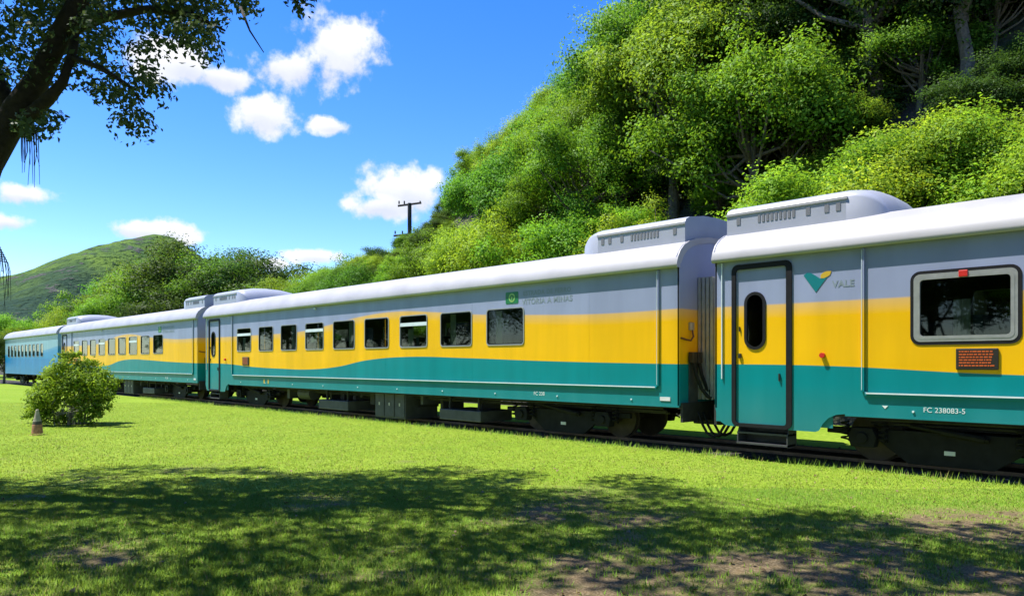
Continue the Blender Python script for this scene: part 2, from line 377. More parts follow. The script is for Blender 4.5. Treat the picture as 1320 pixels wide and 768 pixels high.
# ------------------------------------------------------------------ setting: ground
def bare_map(X, Y):
    L = (X - CX) * RX + (Y - CY) * RY; D = (X - CX) * FX + (Y - CY) * FY
    n = fbm(X * 0.95 + 40, Y * 0.95 + 11, 4); n2 = fbm(X * 3.1, Y * 3.1, 3)
    near = np.clip((11.6 - D) / 5.5, 0, 1) * np.clip((L + 8) / 9, 0.35, 1.1)
    b = (n * 0.75 + n2 * 0.25) + 0.37 * near - 0.2
    b = np.clip((b - 0.47) / 0.26, 0, 1) * np.clip(.35 + 1.3 * fbm(X * 6.3, Y * 6.3, 2), 0, 1)
    return np.where(D > 12.5, b * 0.0, b)
xs = np.concatenate([-np.geomspace(2500, 9.2, 46), np.arange(-9, 11, 0.12), np.geomspace(11.2, 2500, 46)])
ys = np.concatenate([-np.geomspace(2500, 16.2, 46), np.arange(-16, 1.2, 0.12), 1.3 + np.geomspace(0.3, 2500, 60)])
def ground_material():
    m, T, b = new_mat('lawn_ground')
    a = N(T, 'ShaderNodeAttribute', attribute_name='bare'); tc = N(T, 'ShaderNodeTexCoord')
    def noise(s, d=5):
        n = N(T, 'ShaderNodeTexNoise'); n.inputs['Scale'].default_value = s; n.inputs['Detail'].default_value = d; T.links.new(tc.outputs['Object'], n.inputs['Vector']); return n.outputs[0]
    na, nb, nc = noise(0.35), noise(9.0), noise(60.0, 3)
    ramp = lambda src, p0, p1: math_node(T, 'MULTIPLY_ADD', src, 1 / (p1 - p0), -p0 / (p1 - p0), clamp=True)
    g1 = mixc(T, ramp(na, .35, .65), (0.185, 0.28, 0.022), (0.25, 0.335, 0.038))
    g2 = mixc(T, ramp(nb, .35, .68), g1, (0.125, 0.21, 0.012))
    g3 = mixc(T, math_node(T, 'MULTIPLY', ramp(nc, .5, .75), .45), g2, (0.22, 0.30, 0.03))
    d1 = mixc(T, ramp(nb, .3, .7), (0.06, 0.048, 0.026), (0.155, 0.112, 0.058))
    d2 = mixc(T, ramp(nc, .45, .8), d1, (0.27, 0.21, 0.13))
    T.links.new(mixc(T, a.outputs['Fac'], g3, d2), b.inputs['Base Color'])
    b.inputs['Roughness'].default_value = 0.95; b.inputs['Specular IOR Level'].default_value = 0.1
    bp = N(T, 'ShaderNodeBump'); bp.inputs['Strength'].default_value = 0.7; bp.inputs['Distance'].default_value = 0.03
    T.links.new(math_node(T, 'ADD', nb, math_node(T, 'MULTIPLY', nc, .6)), bp.inputs['Height']); T.links.new(bp.outputs[0], b.inputs['Normal'])
    return m
def gz(X, Y):
    D = (X - CX) * FX + (Y - CY) * FY
    near = np.clip((Y * -1.0) / 2.0, 0, 1) * np.clip((18 - np.abs(D)) / 6, 0, 1)
    return near * ((fbm(X * 0.5, Y * 0.5, 3) - 0.5) * 0.06 + (fbm(X * 3, Y * 3, 2) - 0.5) * 0.015)
ground = grid_mesh('ground', xs, ys, gz, ground_material())
co = np.empty(len(ground.data.vertices) * 3, dtype=np.float32); ground.data.vertices.foreach_get('co', co); co = co.reshape(-1, 3)
at_ = ground.data.attributes.new('bare', 'FLOAT', 'POINT'); at_.data.foreach_set('value', bare_map(co[:, 0], co[:, 1]).astype(np.float32))

# track bed, sleepers, rails
BED = simple('track_bed_gravel', (0.032, 0.027, 0.022), 0.95, var=.5, scale=22, bump=1.0)
bx = np.concatenate([np.arange(-120, -30, 3), np.arange(-30, 14, 0.25), np.arange(14, 40, 2)])
by = np.array([0.2, 0.3, 0.5, 0.8, 1.1, 1.45, 1.8, 2.1, 2.4, 2.65, 2.85])
def bedz(X, Y):
    e = np.clip(np.minimum(Y - 0.16, 2.85 - Y) / 0.2, 0, 1)
    return -0.01 + 0.03 * e + 0.02 * e * (fbm(X * 3, Y * 3, 2) - 0.3)
track_bed = grid_mesh('track_bed', bx, by, bedz, BED)
for yy in (0.95, 1.95):
    r = MB(); r.box(-120, 40, yy - .06, yy + .06, -.02, .012); r.box(-120, 40, yy - .012, yy + .012, .012, .05); r.box(-120, 40, yy - .033, yy + .033, .05, .08)
    o = r.build('rail', RAILM); tag(o, ('steel rail of the track under the lawn side wheels of the train' if yy < 1.4 else 'steel rail of the track under the hill side wheels of the train'), 'rail', 'rails of the track')
# loose gravel
Pg = np.stack([rng.uniform(-40, 8, 9000), np.where(rng.random(9000) < .6, rng.uniform(0.26, .6, 9000), rng.uniform(.6, 2.8, 9000)), np.full(9000, .012)], 1)
o = np_mesh('track_gravel', leaves(Pg, rng.normal(size=(9000, 3)) * .6 + np.array([0, 0, 1]), rng.uniform(.025, .075, 9000), .8), 4, simple('gravel_stone', (0.14, 0.12, 0.10), 0.9, var=.5, scale=30))
o['kind'] = 'stuff'; tag(o, 'loose grey brown gravel scattered along the track bed', 'gravel')

# ------------------------------------------------------------------ hillside and mountain
AU = np.array([-300, -90, -60, -50, -44, -38, -30, -24, -15, -5, 5, 60]); AA = np.array([4, 5, 4, 4, 9, 17, 21, 22, 24, 30, 33, 33])
def hill_h(X, Y):
    r = np.maximum(0, Y - 8.0 - 1.5 * (fbm(X * .08, Y * 0 + 3, 3) - .5))
    A = np.interp(X, AU, AA)
    h = A * (1 - np.exp(-r / 16.0))
    return h + np.clip(r / 6, 0, 1) * ((fbm(X * .12, Y * .12, 4) - .5) * 3.5 + (fbm(X * .5, Y * .5, 3) - .5) * 1.2)
def hill_material():
    m, T, b = new_mat('hillside_soil_rock'); tc = N(T, 'ShaderNodeTexCoord')
    def noise(s, d=6):
        n = N(T, 'ShaderNodeTexNoise'); n.inputs['Scale'].default_value = s; n.inputs['Detail'].default_value = d; T.links.new(tc.outputs['Object'], n.inputs['Vector']); return n.outputs[0]
    n1, n2 = noise(.35), noise(2.2)
    ramp = lambda src, p0, p1: math_node(T, 'MULTIPLY_ADD', src, 1 / (p1 - p0), -p0 / (p1 - p0), clamp=True)
    c = mixc(T, ramp(n1, .4, .6), (0.022, 0.03, 0.012), (0.038, 0.03, 0.022))
    c = mixc(T, ramp(n2, .5, .7), c, (0.065, 0.056, 0.046))
    T.links.new(c, b.inputs['Base Color']); b.inputs['Roughness'].default_value = 1.0
    bp = N(T, 'ShaderNodeBump'); bp.inputs['Strength'].default_value = 1.0; bp.inputs['Distance'].default_value = .3
    T.links.new(n2, bp.inputs['Height']); T.links.new(bp.outputs[0], b.inputs['Normal']); return m
hx = np.concatenate([np.arange(-140, -60, 4), np.arange(-60, 20, .8), np.arange(20, 64, 4)])
hy = np.concatenate([np.arange(7.5, 40, .8), np.arange(40, 110, 5)])
hillside = grid_mesh('hillside', hx, hy, lambda X, Y: hill_h(X, Y) - 0.15 + np.clip((Y - 9) / 2, 0, .1), hill_material())

def mountain_material():
    m, T, b = new_mat('mountain_grass_rock'); tc = N(T, 'ShaderNodeTexCoord')
    def noise(s, d=6):
        n = N(T, 'ShaderNodeTexNoise'); n.inputs['Scale'].default_value = s; n.inputs['Detail'].default_value = d; T.links.new(tc.outputs['Object'], n.inputs['Vector']); return n.outputs[0]
    n1, n2, n3 = noise(.012), noise(.05), noise(.2)
    sep = N(T, 'ShaderNodeSeparateXYZ'); T.links.new(tc.outputs['Object'], sep.inputs[0])
    ramp = lambda src, p0, p1: math_node(T, 'MULTIPLY_ADD', src, 1 / (p1 - p0), -p0 / (p1 - p0), clamp=True)
    c = mixc(T, ramp(n2, .4, .62), (0.10, 0.165, 0.028), (0.05, 0.10, 0.03))
    low = ramp(math_node(T, 'ADD', math_node(T, 'MULTIPLY', n1, 110.0), math_node(T, 'MULTIPLY_ADD', sep.outputs[2], -1.0, 48.0)), 18, 44)
    c = mixc(T, low, c, (0.024, 0.052, 0.03))
    c = mixc(T, ramp(n3, .54, .66), c, (0.028, 0.055, 0.02))
    c = mixc(T, ramp(math_node(T, 'ADD', n2, math_node(T, 'MULTIPLY', n3, .3)), .755, .815), c, (0.075, 0.078, 0.066))
    T.links.new(c, b.inputs['Base Color']); b.inputs['Roughness'].default_value = 1.0; b.inputs['Specular IOR Level'].default_value = 0.1
    bp = N(T, 'ShaderNodeBump'); bp.inputs['Strength'].default_value = 1.0; bp.inputs['Distance'].default_value = 5
    T.links.new(math_node(T, 'ADD', n2, n3), bp.inputs['Height']); T.links.new(bp.outputs[0], b.inputs['Normal']); return m
PK = at(196, 305, 760)
def mount(X, Y):
    l = (X - PK.x) * RX + (Y - PK.y) * RY; d = (X - PK.x) * FX + (Y - PK.y) * FY
    hl = np.interp(l, [-700, -330, -230, -150, -60, -25, 0, 20, 50, 110, 220, 420, 700], [2, 26, 50, 72, 108, 130, 136, 133, 108, 66, 30, 12, 2])
    k = np.exp(-np.abs(d / 230.0) ** 1.6)
    h = hl * k + (fbm(X * .012, Y * .012, 5) - .5) * 26 * np.clip(hl / 60, 0, 1) * np.clip(np.abs(d) / 50, .25, 1) + (fbm(X * .07, Y * .07, 3) - .5) * 5
    return h - 3
mx = np.linspace(-620, 620, 150); md = np.linspace(-420, 420, 90)
LL, DD = np.meshgrid(mx, md)
mX = PK.x + LL * RX + DD * FX; mY = PK.y + LL * RY + DD * FY; mZ = mount(mX, mY)
Vm = np.stack([mX, mY, mZ], -1).reshape(-1, 3); ii = np.arange(89)[:, None] * 150 + np.arange(149)[None, :]
me = bpy.data.meshes.new('mountain'); me.from_pydata(Vm.tolist(), [], np.stack([ii, ii + 1, ii + 151, ii + 150], -1).reshape(-1, 4).tolist()); me.update()
me.polygons.foreach_set('use_smooth', [True] * len(me.polygons)); me.materials.append(mountain_material())
mo = bpy.data.objects.new('mountain', me); COL.objects.link(mo); mo['kind'] = 'structure'

# ------------------------------------------------------------------ the train
def grid_wall(mb, us, zs, holes, y):
    us = sorted(set(round(u, 4) for u in us)); zs = sorted(set(round(z, 4) for z in zs)); idx = {}
    def vid(u, z):
        if (u, z) not in idx: idx[(u, z)] = len(mb.v); mb.v.append((u, y, z))
        return idx[(u, z)]
    for u0, u1 in zip(us, us[1:]):
        for z0, z1 in zip(zs, zs[1:]):
            cu, cz = (u0 + u1) / 2, (z0 + z1) / 2
            if any(a < cu < b and c < cz < d for a, b, c, d in holes): continue
            mb.f.append((vid(u0, z0), vid(u1, z0), vid(u1, z1), vid(u0, z1)))
ROOFP = [(-.075, 3.335), (-.095, 3.35), (-.10, 3.40), (-.06, 3.52), (0.02, 3.65), (.15, 3.765), (.32, 3.85), (.55, 3.92), (.95, 3.985), (1.45, 4.01)]
ROOFP = ROOFP + [(2.9 - a, b) for a, b in reversed(ROOFP[:-1])]
SILL, GUT = 0.85, 3.36
def text_mesh(s, size, name, mat, parent, x, z, y=-0.003, spacing=1.0):
    c = bpy.data.curves.new(name, 'FONT'); c.body = s; c.size = size; c.extrude = 0.0008; c.offset = size * .028 if size > .13 else 0.0; c.space_character = spacing
    t = bpy.data.objects.new('tmp', c); COL.objects.link(t)
    dg = bpy.context.evaluated_depsgraph_get(); me = bpy.data.meshes.new_from_object(t.evaluated_get(dg))
    bpy.data.objects.remove(t); bpy.data.curves.remove(c)
    for v in me.vertices: v.co = Vector((x + v.co.x, y - v.co.z, z + v.co.y))
    me.materials.clear(); me.materials.append(mat); o = bpy.data.objects.new(name, me); COL.objects.link(o); o.parent = parent
    return o
def make_window(root, u0, u1, z0, z1, kind='plain', far=False):
    ya, yb = (-.014, .03) if not far else (2.87, 2.914)
    fm = MB().ring(rr(u0 - (.03 if kind == 'big' else .018), u1 + (.03 if kind == 'big' else .018), z0 - (.03 if kind == 'big' else .018), z1 + (.03 if kind == 'big' else .018), .085), rr(u0 + .006, u1 - .006, z0 + .006, z1 - .006, .07), ya, yb)
    w = fm.build('window', FRAMEM if kind != 'big' else STEEL, root, bevel=0)
    if kind == 'big':
        MB().ring(rr(u0 - .075, u1 + .075, z0 - .075, z1 + .075, .13), rr(u0 - .03, u1 + .03, z0 - .03, z1 + .03, .09), -.009, .03).build('gasket', RUBBER, w)
        MB().box((u0 + u1) / 2 - .055, (u0 + u1) / 2 + .055, -.035, -.0145, z1 - .045, z1 + .045).build('emergency_tab', REDM, w, bevel=.008)
        MB().ring(rr(u0 + .006, u1 - .006, z0 + .006, z1 - .006, .07), rr(u0 + .05, u1 - .05, z0 + .05, z1 - .05, .05), -.018, .02).build('inner_frame', STEEL, w)
    yg = .012 if not far else 2.89
    p = MB(); lp = rr(u0 + .005, u1 - .005, z0 + .005, z1 - .005, .06); p.v = [(a, yg, b) for a, b in lp]; p.f = [tuple(range(len(lp)))]
    p.build('pane', GLASS, w)
    if not far:
        if kind == 'hopper':
            zt = z1 - .22
            MB().box(u0 + .004, u1 - .004, -.012, .010, zt - .045, zt + .045).build('transom', TRIMW, w)
        elif kind == 'plain':
            MB().ring(rr(u0 + .006, u1 - .006, z0 + .006, z1 - .006, .07), rr(u0 + .028, u1 - .028, z0 + .028, z1 - .028, .055), -.006, .010).build('gasket', RUBBER, w)
    return w
def make_ac(root, u_end, sgn):
    # roof air-conditioning unit; u_end = car end, sgn = direction towards the car middle
    w = MB(); sec = []
    hw = 1.16
    prof = [(-hw, -.10), (-hw, .40), (-hw + .04, .465), (-hw + .16, .52), (-.5, .60), (0, .62), (.5, .60), (hw - .16, .52), (hw - .04, .465), (hw, .40), (hw, -.10)]
    stations = [(0.06, 1, 1), (2.1, 1, 1)] + [(2.1 + .58 * math.sin(a), 1 - .30 * (1 - math.cos(a)), max(.22, math.cos(a) ** .8)) for a in np.linspace(.25, 1.5, 7)]
    for s, wf, hf in stations:
        sec.append(len(w.v))
        for a, b in prof: w.v.append((u_end + sgn * s, 1.45 + a * wf, 3.80 + (b + .1) * hf - .1))
    n = len(prof)
    for r0, r1 in zip(sec, sec[1:]):
        for k in range(n - 1):
            q = (r0 + k, r1 + k, r1 + k + 1, r0 + k + 1); w.f.append(q if sgn < 0 else q[::-1])
    w.f.append(tuple(sec[0] + k for k in range(n))); w.f.append(tuple(sec[-1] + k for k in reversed(range(n))))
    a = w.build('air_conditioner', UNITM, root)
    a.data.polygons.foreach_set('use_smooth', [n - 1 <= q < (n - 1) * (len(sec) - 1) for q in range(len(a.data.polygons))])
    lid = MB(); y = 1.45 - hw
    lid.box(min(u_end + sgn * .05, u_end + sgn * 2.12), max(u_end + sgn * .05, u_end + sgn * 2.12), y - .018, y - .002, 4.165, 4.205)
    lid.build('lid_edge', ROOFM, a)
    for s in [.28] + [.66 + .075 * k for k in range(9)] + [1.5, 1.8, 1.98]:
        big = s in (.28, 1.5, 1.8, 1.98)
        ww = .035 if big else .022
        MB().box(u_end + sgn * s - ww, u_end + sgn * s + ww, y - .008, y - .001, 4.0, 4.12).build('vent_slot', VENTM, a)
    # shadow gap strip on the end
    MB().box(min(u_end + sgn * .03, u_end + sgn * .058), max(u_end + sgn * .03, u_end + sgn * .058), .5, 2.4, 3.72, 3.78).build('end_seam', RUBBER, a)
    return a
def make_bogie(root, uc):
    b = MB()
    # equalised side frames, both sides
    for y0, y1 in ((.42, .50), (2.40, 2.48)):
        b.prism([(uc - 1.75, .62), (uc + 1.75, .62), (uc + 1.75, .52), (uc + 1.05, .50), (uc + .55, .13), (uc - .55, .13), (uc - 1.05, .50), (uc - 1.75, .52)], 'y', y0, y1)
    b.box(uc - .35, uc + .35, .5, 2.4, .35, .6)
    bo = b.build('bogie', BOGM, root, bevel=.012)
    for s in (-1.16, 1.16):
        w = MB()
        for y in (.93, 1.97):
            w.cyl((uc + s, y, .48), 'y', .40, .11, 28); w.cyl((uc + s, y + (.05 if y < 1.4 else -.05), .48), 'y', .425, .03, 28)
        w.cyl((uc + s, 1.45, .48), 'y', .07, 2.1, 12); w.build('wheelset', RUST, bo, smooth=False)
        for y in (.36, 2.54):
            ax = MB(); ax.prism([(uc + s - .17, .34), (uc + s + .17, .34), (uc + s + .21, .50), (uc + s + .15, .64), (uc + s - .15, .64), (uc + s - .21, .50)], 'y', y - .09, y + .09)
            ax.cyl((uc + s, y - .1 if y < 1 else y + .1, .48), 'y', .09, .05, 14)
            ab = ax.build('axle_box', BOGM, bo, bevel=.015)
            for k in (-.28, .28):
                sp = MB(); pts = []
                for j in range(33):
                    q = j / 32 * 2 * math.pi * 4; pts.append((uc + s + k + .06 * math.cos(q), y + .06 * math.sin(q), .42 + .30 * j / 32))
                sp.tube(pts, .016, 5); sp.build('coil_spring', BOGM, ab)
    MB().box(uc - .07, uc + .07, .405, .418, .30, .36).build('number_plate', WHITEP, bo)
    d = MB(); d.tube([(uc - .5, .36, .70), (uc + .5, .36, .55)], .035, 8); d.tube([(uc - .1, .36, .64), (uc + .45, .36, .56)], .05, 8); d.build('damper', BOGM, bo)
    return bo
def make_gangway(root, u0, sgn):
    g = MB()
    for k in range(4):
        a = u0 + sgn * (.02 + .085 * k); b = a + sgn * .055
        for (y0, y1, z0, z1) in ((.60, .72, .95, 3.2), (2.18, 2.3, .95, 3.2), (.72, 2.18, 3.08, 3.2), (.72, 2.18, .95, 1.05)):
            g.box(min(a, b), max(a, b), y0, y1, z0, z1)
    a, b = u0, u0 + sgn * .35
    g.box(min(a, b), max(a, b), .64, .68, .97, 3.18); g.box(min(a, b), max(a, b), 2.22, 2.26, .97, 3.18); g.box(min(a, b), max(a, b), .68, 2.22, 3.1, 3.16)
    return g.build('gangway', STEEL, root)
SPEC2 = [(306, 323.5, 'hopper'), (334, 352, 'plain'), (362.5, 382.5, 'plain'), (394, 417, 'hopper'), (430, 457, 'plain'), (470.5, 501, 'plain'), (516, 550.5, 'hopper'), (568.5, 608, 'plain'), (628, 675, 'plain')]
X2 = -22.03
WIN2 = [(U(a) - X2, U(b) - X2, k) for a, b, k in SPEC2]
def make_car(loc, label, windows, L=LCAR, paint=None, logo=False, emblem=True, door=True, group='railcars of the passenger train', acs=True, number=True, detail=True):
    paint = paint or PAINT
    root = empty('passenger_railcar', (loc, 0, 0), label, 'railcar', group)
    z0, z1 = 2.03, 2.83
    d0, d1 = .38, U(1022) - .075  # door leaf
    holes = []
    for a, b, k in windows: holes.append((a, b, (1.95 if k == 'big' else z0), (2.84 if k == 'big' else z1)))
    nh = list(holes)
    if door: nh.append((d0, d1, SILL, 3.2))
    us = [0, L] + [x for h in nh for x in h[:2]]; zs = [SILL, GUT] + [x for h in nh for x in h[2:]]
    w = MB(); grid_wall(w, us, zs, nh, 0.0)
    if door:                    # lowered skirt round the entrance
        w.v_ = len(w.v)
        def poly(pts):
            i = len(w.v); w.v.extend((a, 0.0, b) for a, b in pts); w.f.append(tuple(range(i, i + len(pts))))
        poly([(0.0, SILL), (0.03, .74), (.10, .62), (.20, .56), (d0, .55), (d0, SILL)])
        poly([(d1, SILL), (d1, .55), (1.74, .55), (1.80, .57), (1.86, .68), (1.94, .77), (2.06, .83), (2.2, SILL)])
        w.box(0.0, 2.0, .03, .05, .62, SILL - .01)
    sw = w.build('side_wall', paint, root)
    # lower lip of the body
    MB().box(2.2 if door else 0, L, -.006, .03, SILL - .03, SILL + .002).build('sill_rail', paint, root)
    f = MB(); grid_wall(f, [0, L] + [x for h in holes for x in h[:2]], [SILL, GUT] + [x for h in holes for x in h[2:]], holes, 2.9)
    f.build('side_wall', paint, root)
    li = MB()
    grid_wall(li, us, zs, nh, 0.045); grid_wall(li, [0, L] + [x for h in holes for x in h[:2]], [SILL, GUT] + [x for h in holes for x in h[2:]], holes, 2.855)
    li.box(.05, L - .05, .05, 2.85, 1.0, 1.05); li.box(.05, L - .05, .05, 2.85, 3.3, 3.33)
    for uu in (1.95, L - 2.2): li.box(uu, uu + .05, .06, 1.1, 1.05, 3.29); li.box(uu, uu + .05, 1.8, 2.84, 1.05, 3.29)
    li.build('interior_lining', LINING, root)
    # underfloor pan
    MB().box(.02, L - .02, .06, 2.84, .80, .95).build('underframe', DARK, root)
    # end walls
    for ue, n in ((0.0, 0), (L, 1)):
        e = MB(); lp = [(.0, SILL), (2.9, SILL), (2.9, 3.4)] + [(a, b) for a, b in reversed(ROOFP[3:-3])] + [(0, 3.4)]
        e.prism(lp, 'x', ue - (.03 if n else 0.0), ue + (0.0 if n else .03)) if False else e.prism(lp, 'x', ue + (.004 if n else -.004), ue + (-.03 if n else .03))
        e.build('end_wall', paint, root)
    # roof
    r = MB(); n = len(ROOFP)
    for u in (-.02, .25, L - .25, L + .02):
        for a, b in ROOFP: r.v.append((u, a, b))
    for k in range(3):
        for j in range(n - 1): r.f.append((k * n + j, k * n + n + j, k * n + n + j + 1, k * n + j + 1)[::-1])
    for u in (-.02, L + .02):
        i = len(r.v)
        for a, b in ROOFP: r.v.append((u, a, b))
        for a, b in ROOFP: r.v.append((u, 1.45 + (a - 1.45) * .93, b - .10 if b > 3.45 else b))
        for j in range(n - 1): r.f.append((i + j, i + j + 1, i + n + j + 1, i + n + j))
    i = len(r.v)                # underside of the eave
    r.v += [(-.02, -.075, 3.335), (L + .02, -.075, 3.335), (L + .02, .02, 3.345), (-.02, .02, 3.345)]; r.f.append((i, i + 1, i + 2, i + 3))
    ro = r.build('roof', ROOFM, root, smooth=False)
    ro.data.polygons.foreach_set('use_smooth', [k < 3 * (n - 1) for k in range(len(ro.data.polygons))])
    if acs: make_ac(root, 0.0, 1); make_ac(root, L, -1)
    # raised moulding line
    if detail:
        t = .014
        a0, a1 = U(1113) if door else .3, L - .44
        pts = [(a0, 3.33), (a0, 1.24), (a0 + .02, 1.185), (a0 + .08, 1.165), (a1 - .08, 1.165), (a1 - .02, 1.185), (a1, 1.24), (a1, 3.33)]
        mdl = MB()
        for (p, q), (p2, q2) in zip(pts, pts[1:]):
            mdl.tube([(p, -.016, q), (p2, -.016, q2)], .016, 6)
        # the upright limbs are painted like the body, the lower run is pale
        mdl.build('moulding', TRIMW if False else paint, root)
        lo = MB(); lo.box(a0 + .05, a1 - .05, -.045, -.033, 1.165, 1.185)
        for ax in (a0, a1): lo.box(ax - .016, ax - .009, -.041, -.033, 1.22, 3.3)  # pale slivers paint a sun highlight along the upright mouldings
        lo.build('highlight_strip', TRIMW, root)
        st = MB(); 
        for ax in (a0, a1): st.box(ax - .02, ax + .02, -.036, .0, 1.2, 3.32)
        st.box(a0 + .03, a1 - .03, -.036, .0, 1.14, 1.18)
        st.build('moulding', paint, root)
        MB().box(.13, .145, -.03, .0, 1.35, 3.32).build('corner_strip', TRIMW, root)  # corner ridge, coloured pale to paint in its bright highlight edge
    for a, b, k in windows:
        make_window(root, a, b, 1.95 if k == 'big' else z0, 2.84 if k == 'big' else z1, k)
        make_window(root, a, b, 1.95 if k == 'big' else z0, 2.84 if k == 'big' else z1, 'plain', far=True)
    if detail:
        rc = random.Random(len(windows) + int(loc))
        for wi, (a, b, k) in enumerate(windows):
            if wi % 4 == 1: continue
            x0 = a + (b - a) * rc.uniform(.08, .72); zz0, zz1 = (1.98, 2.8) if wi % 3 else (1.98, 2.5)
            cu = MB(); nf = 9
            for q in range(nf):
                for z_ in (zz0, zz1): cu.v.append((x0 + .026 * q, .085 + (.018 if q % 2 else 0), z_))
            for q in range(nf - 1): cu.f.append((2 * q, 2 * q + 2, 2 * q + 3, 2 * q + 1))
            cu.build('curtain', CURTM, root)
    if door:
        dz0, dz1 = .60, 3.2
        lf = MB(); ho = rr(d0 + .001, d1 - .001, dz0, dz1, .06, 6); hi = rr(.56, .90, 1.86, 2.78, .17, 6)
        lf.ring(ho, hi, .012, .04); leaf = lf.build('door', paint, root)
        MB().ring(rr(d0 - .06, d1 + .065, dz0 - .045, dz1 + .07, .11, 6), rr(d0 + .012, d1 - .03, dz0 + .015, dz1 - .015, .05, 6), -.022, .011).build('door_frame', RUBBER, leaf)
        dw = MB().ring(rr(.54, .92, 1.84, 2.80, .19, 6), rr(.59, .87, 1.89, 2.75, .14, 6), -.004, .03).build('door_window', RUBBER, leaf)
        p = MB(); lp = rr(.57, .89, 1.87, 2.77, .15, 6); p.v = [(a, .02, b) for a, b in lp]; p.f = [tuple(range(len(lp)))]; p.build('pane', GLASS, leaf)
        MB().box(d0 + .06, d0 + .11, -.02, .011, 1.70, 1.78).build('handle', BLACKM, leaf, bevel=.006)
        MB().box(d0 + .07, d0 + .085, -.012, .011, 2.15, 2.23).build('lock', BLACKM, leaf)
        MB().box(d1 - .16, d1 - .14, -.015, .011, 1.33, 1.45).build('grab', BLACKM, leaf)
        s = MB(); s.box(.40, d1 - .02, .02, .34, .44, .47); s.box(.40, d1 - .02, .0, .30, .27, .30); s.box(.42, d1 - .04, .33, .35, .27, .6)
        for uu in (.40, d1 - .04): s.prism([(.02, .26), (.34, .26), (.34, .60), (.10, .60), (.02, .42)], 'x', uu, uu + .02)
        s.build('step', BOXG, root)
        MB().cyl((U(1061), -.03, 1.74), 'y', .04, .05, 14).build('marker_lamp', REDM, root)
        # route display below the first window
        a, b, _ = windows[0]; c = (a + b) / 2
        dsp = MB().box(c - .09, c + .41, -.03, .0, 1.53, 1.82).build('route_display', BLACKM, root, bevel=.012)
        rq = random.Random(3)
        for k in range(6):
            ln = MB(); x = c - .05
            while x < c + .33:
                ww = rq.uniform(.012, .05); ln.box(x, min(x + ww, c + .37), -.034, -.0305, 1.768 - .038 * k, 1.787 - .038 * k); x += ww + rq.uniform(.006, .012)
            ln.build('display_line', ORANGEM, dsp)
    # bogies, boxes, pipes
    make_bogie(root, 3.5); make_bogie(root, L - 3.15)
    if detail:
        rel = lambda px, v=.2: U(px, v) - X2
        q = MB(); q.cyl((rel(385), .55, .63), 'x', .2, .75, 16); q.build('air_tank', BOXG, root, smooth=False)
        for pa, pb, za, zb, nm in ((412, 450, .22, .50, 'battery_box'), (568, 621, .22, .48, 'battery_box')):
            o = MB().box(rel(pa), rel(pb), .16, 1.2, za, zb).build(nm, BOXG, root, bevel=.015)
            for t in (.15, .85):
                hg = MB()
                uu = rel(pa) + (rel(pb) - rel(pa)) * t; hg.box(uu - .03, uu + .03, .3, .36, zb, .82)
                hg.build('hanger', DARK, o)
        a, b = rel(483), rel(522); cb = MB().box(a, b, .22, 1.3, .12, .82).build('equipment_cabinet', BOXG, root, bevel=.01)
        for k in range(3):
            pa = a + (b - a) * (k + .06) / 3; pb = a + (b - a) * (k + .94) / 3
            dr = MB().box(pa, pb, .20, .218, .16, .78).build('cabinet_door', BOXG, cb, bevel=.006)
            MB().box((pa + pb) / 2 - .025, (pa + pb) / 2 + .025, .188, .199, .46, .54).build('latch', STEEL, dr)
        rq = random.Random(9)
        for k in range(16):
            uu = 5.8 + k * .62 + rq.uniform(-.15, .15); s = rq.uniform(.1, .25)
            MB().box(uu, uu + s, .35 + rq.random() * .5, 1.3, .82 - rq.uniform(.15, .42), .81).build('underfloor_gear', DARK if k % 3 else BOXG, root)
        pp = MB()
        for y, z in ((.5, .70), (.62, .66), (.4, .76)): pp.tube([(2.4, y, z), (L - .6, y, z)], .022, 6)
        pp.build('brake_pipe', DARK, root)
        for uu in (rel(300), rel(306)): pass
    for ue, sg in ((0.0, -1), (L, 1)):
        make_gangway(root, ue, sg)
        c = MB(); c.box(min(ue, ue + sg * .36), max(ue, ue + sg * .36), 1.27, 1.63, .50, .74); c.box(min(ue - sg * .4, ue + sg * .2), max(ue - sg * .4, ue + sg * .2), 1.1, 1.8, .45, .8)
        c.build('coupler', DARK, root, bevel=.02)
        bf = MB(); bf.box(min(ue, ue + sg * .05), max(ue, ue + sg * .05), .05, 2.85, .55, .90); bf.build('buffer_beam', DARK, root)
        if detail:
            for y in (.55, .72, .95, 2.1):
                h = MB(); h.tube([(ue + sg * .05, y, .7), (ue + sg * .14, y, .5), (ue + sg * .24, y, .34), (ue + sg * .36, y, .28)], .025, 7)
                h.build('brake_hose', RUBBER, root)
    if detail:                  # jumper cables, bracket and lamp on the right-hand end
        MB().box(L + .005, L + .03, .30, .58, .90, 1.75).build('jumper_panel', BOXG, root)
        jb = MB(); jb.box(L + .03, L + .13, .26, .40, 1.62, 1.82); jb.box(L + .03, L + .13, .44, .58, 1.62, 1.82); jo = jb.build('jumper_socket', BLACKM, root, bevel=.012)
        j = MB()
        for y in (.33, .51):
            j.tube([(L + .1, y, 1.62), (L + .14, y + .02, 1.4), (L + .2, y + .1, 1.15), (L + .3, y + .16, 1.0), (L + .34, y + .2, .98)], .032, 8)
        j.build('jumper_cable', RUBBER, jo)
        lampb = MB(); lampb.box(L + .005, L + .06, .30, .42, 2.22, 2.36); lb = lampb.build('marker_box', STEEL, root, bevel=.01)
        MB().tube([(L + .05, .36, 2.22), (L + .08, .35, 2.10), (L + .07, .28, 2.03), (L + .06, .16, 2.04), (L + .02, .04, 2.07)], .018, 7).build('lamp_cable', CABLE, lb)
        MB().box(L - .40, L - .18, -.012, .0, .93, 1.0).build('data_plate', WHITEP, root)
        gt = MB()
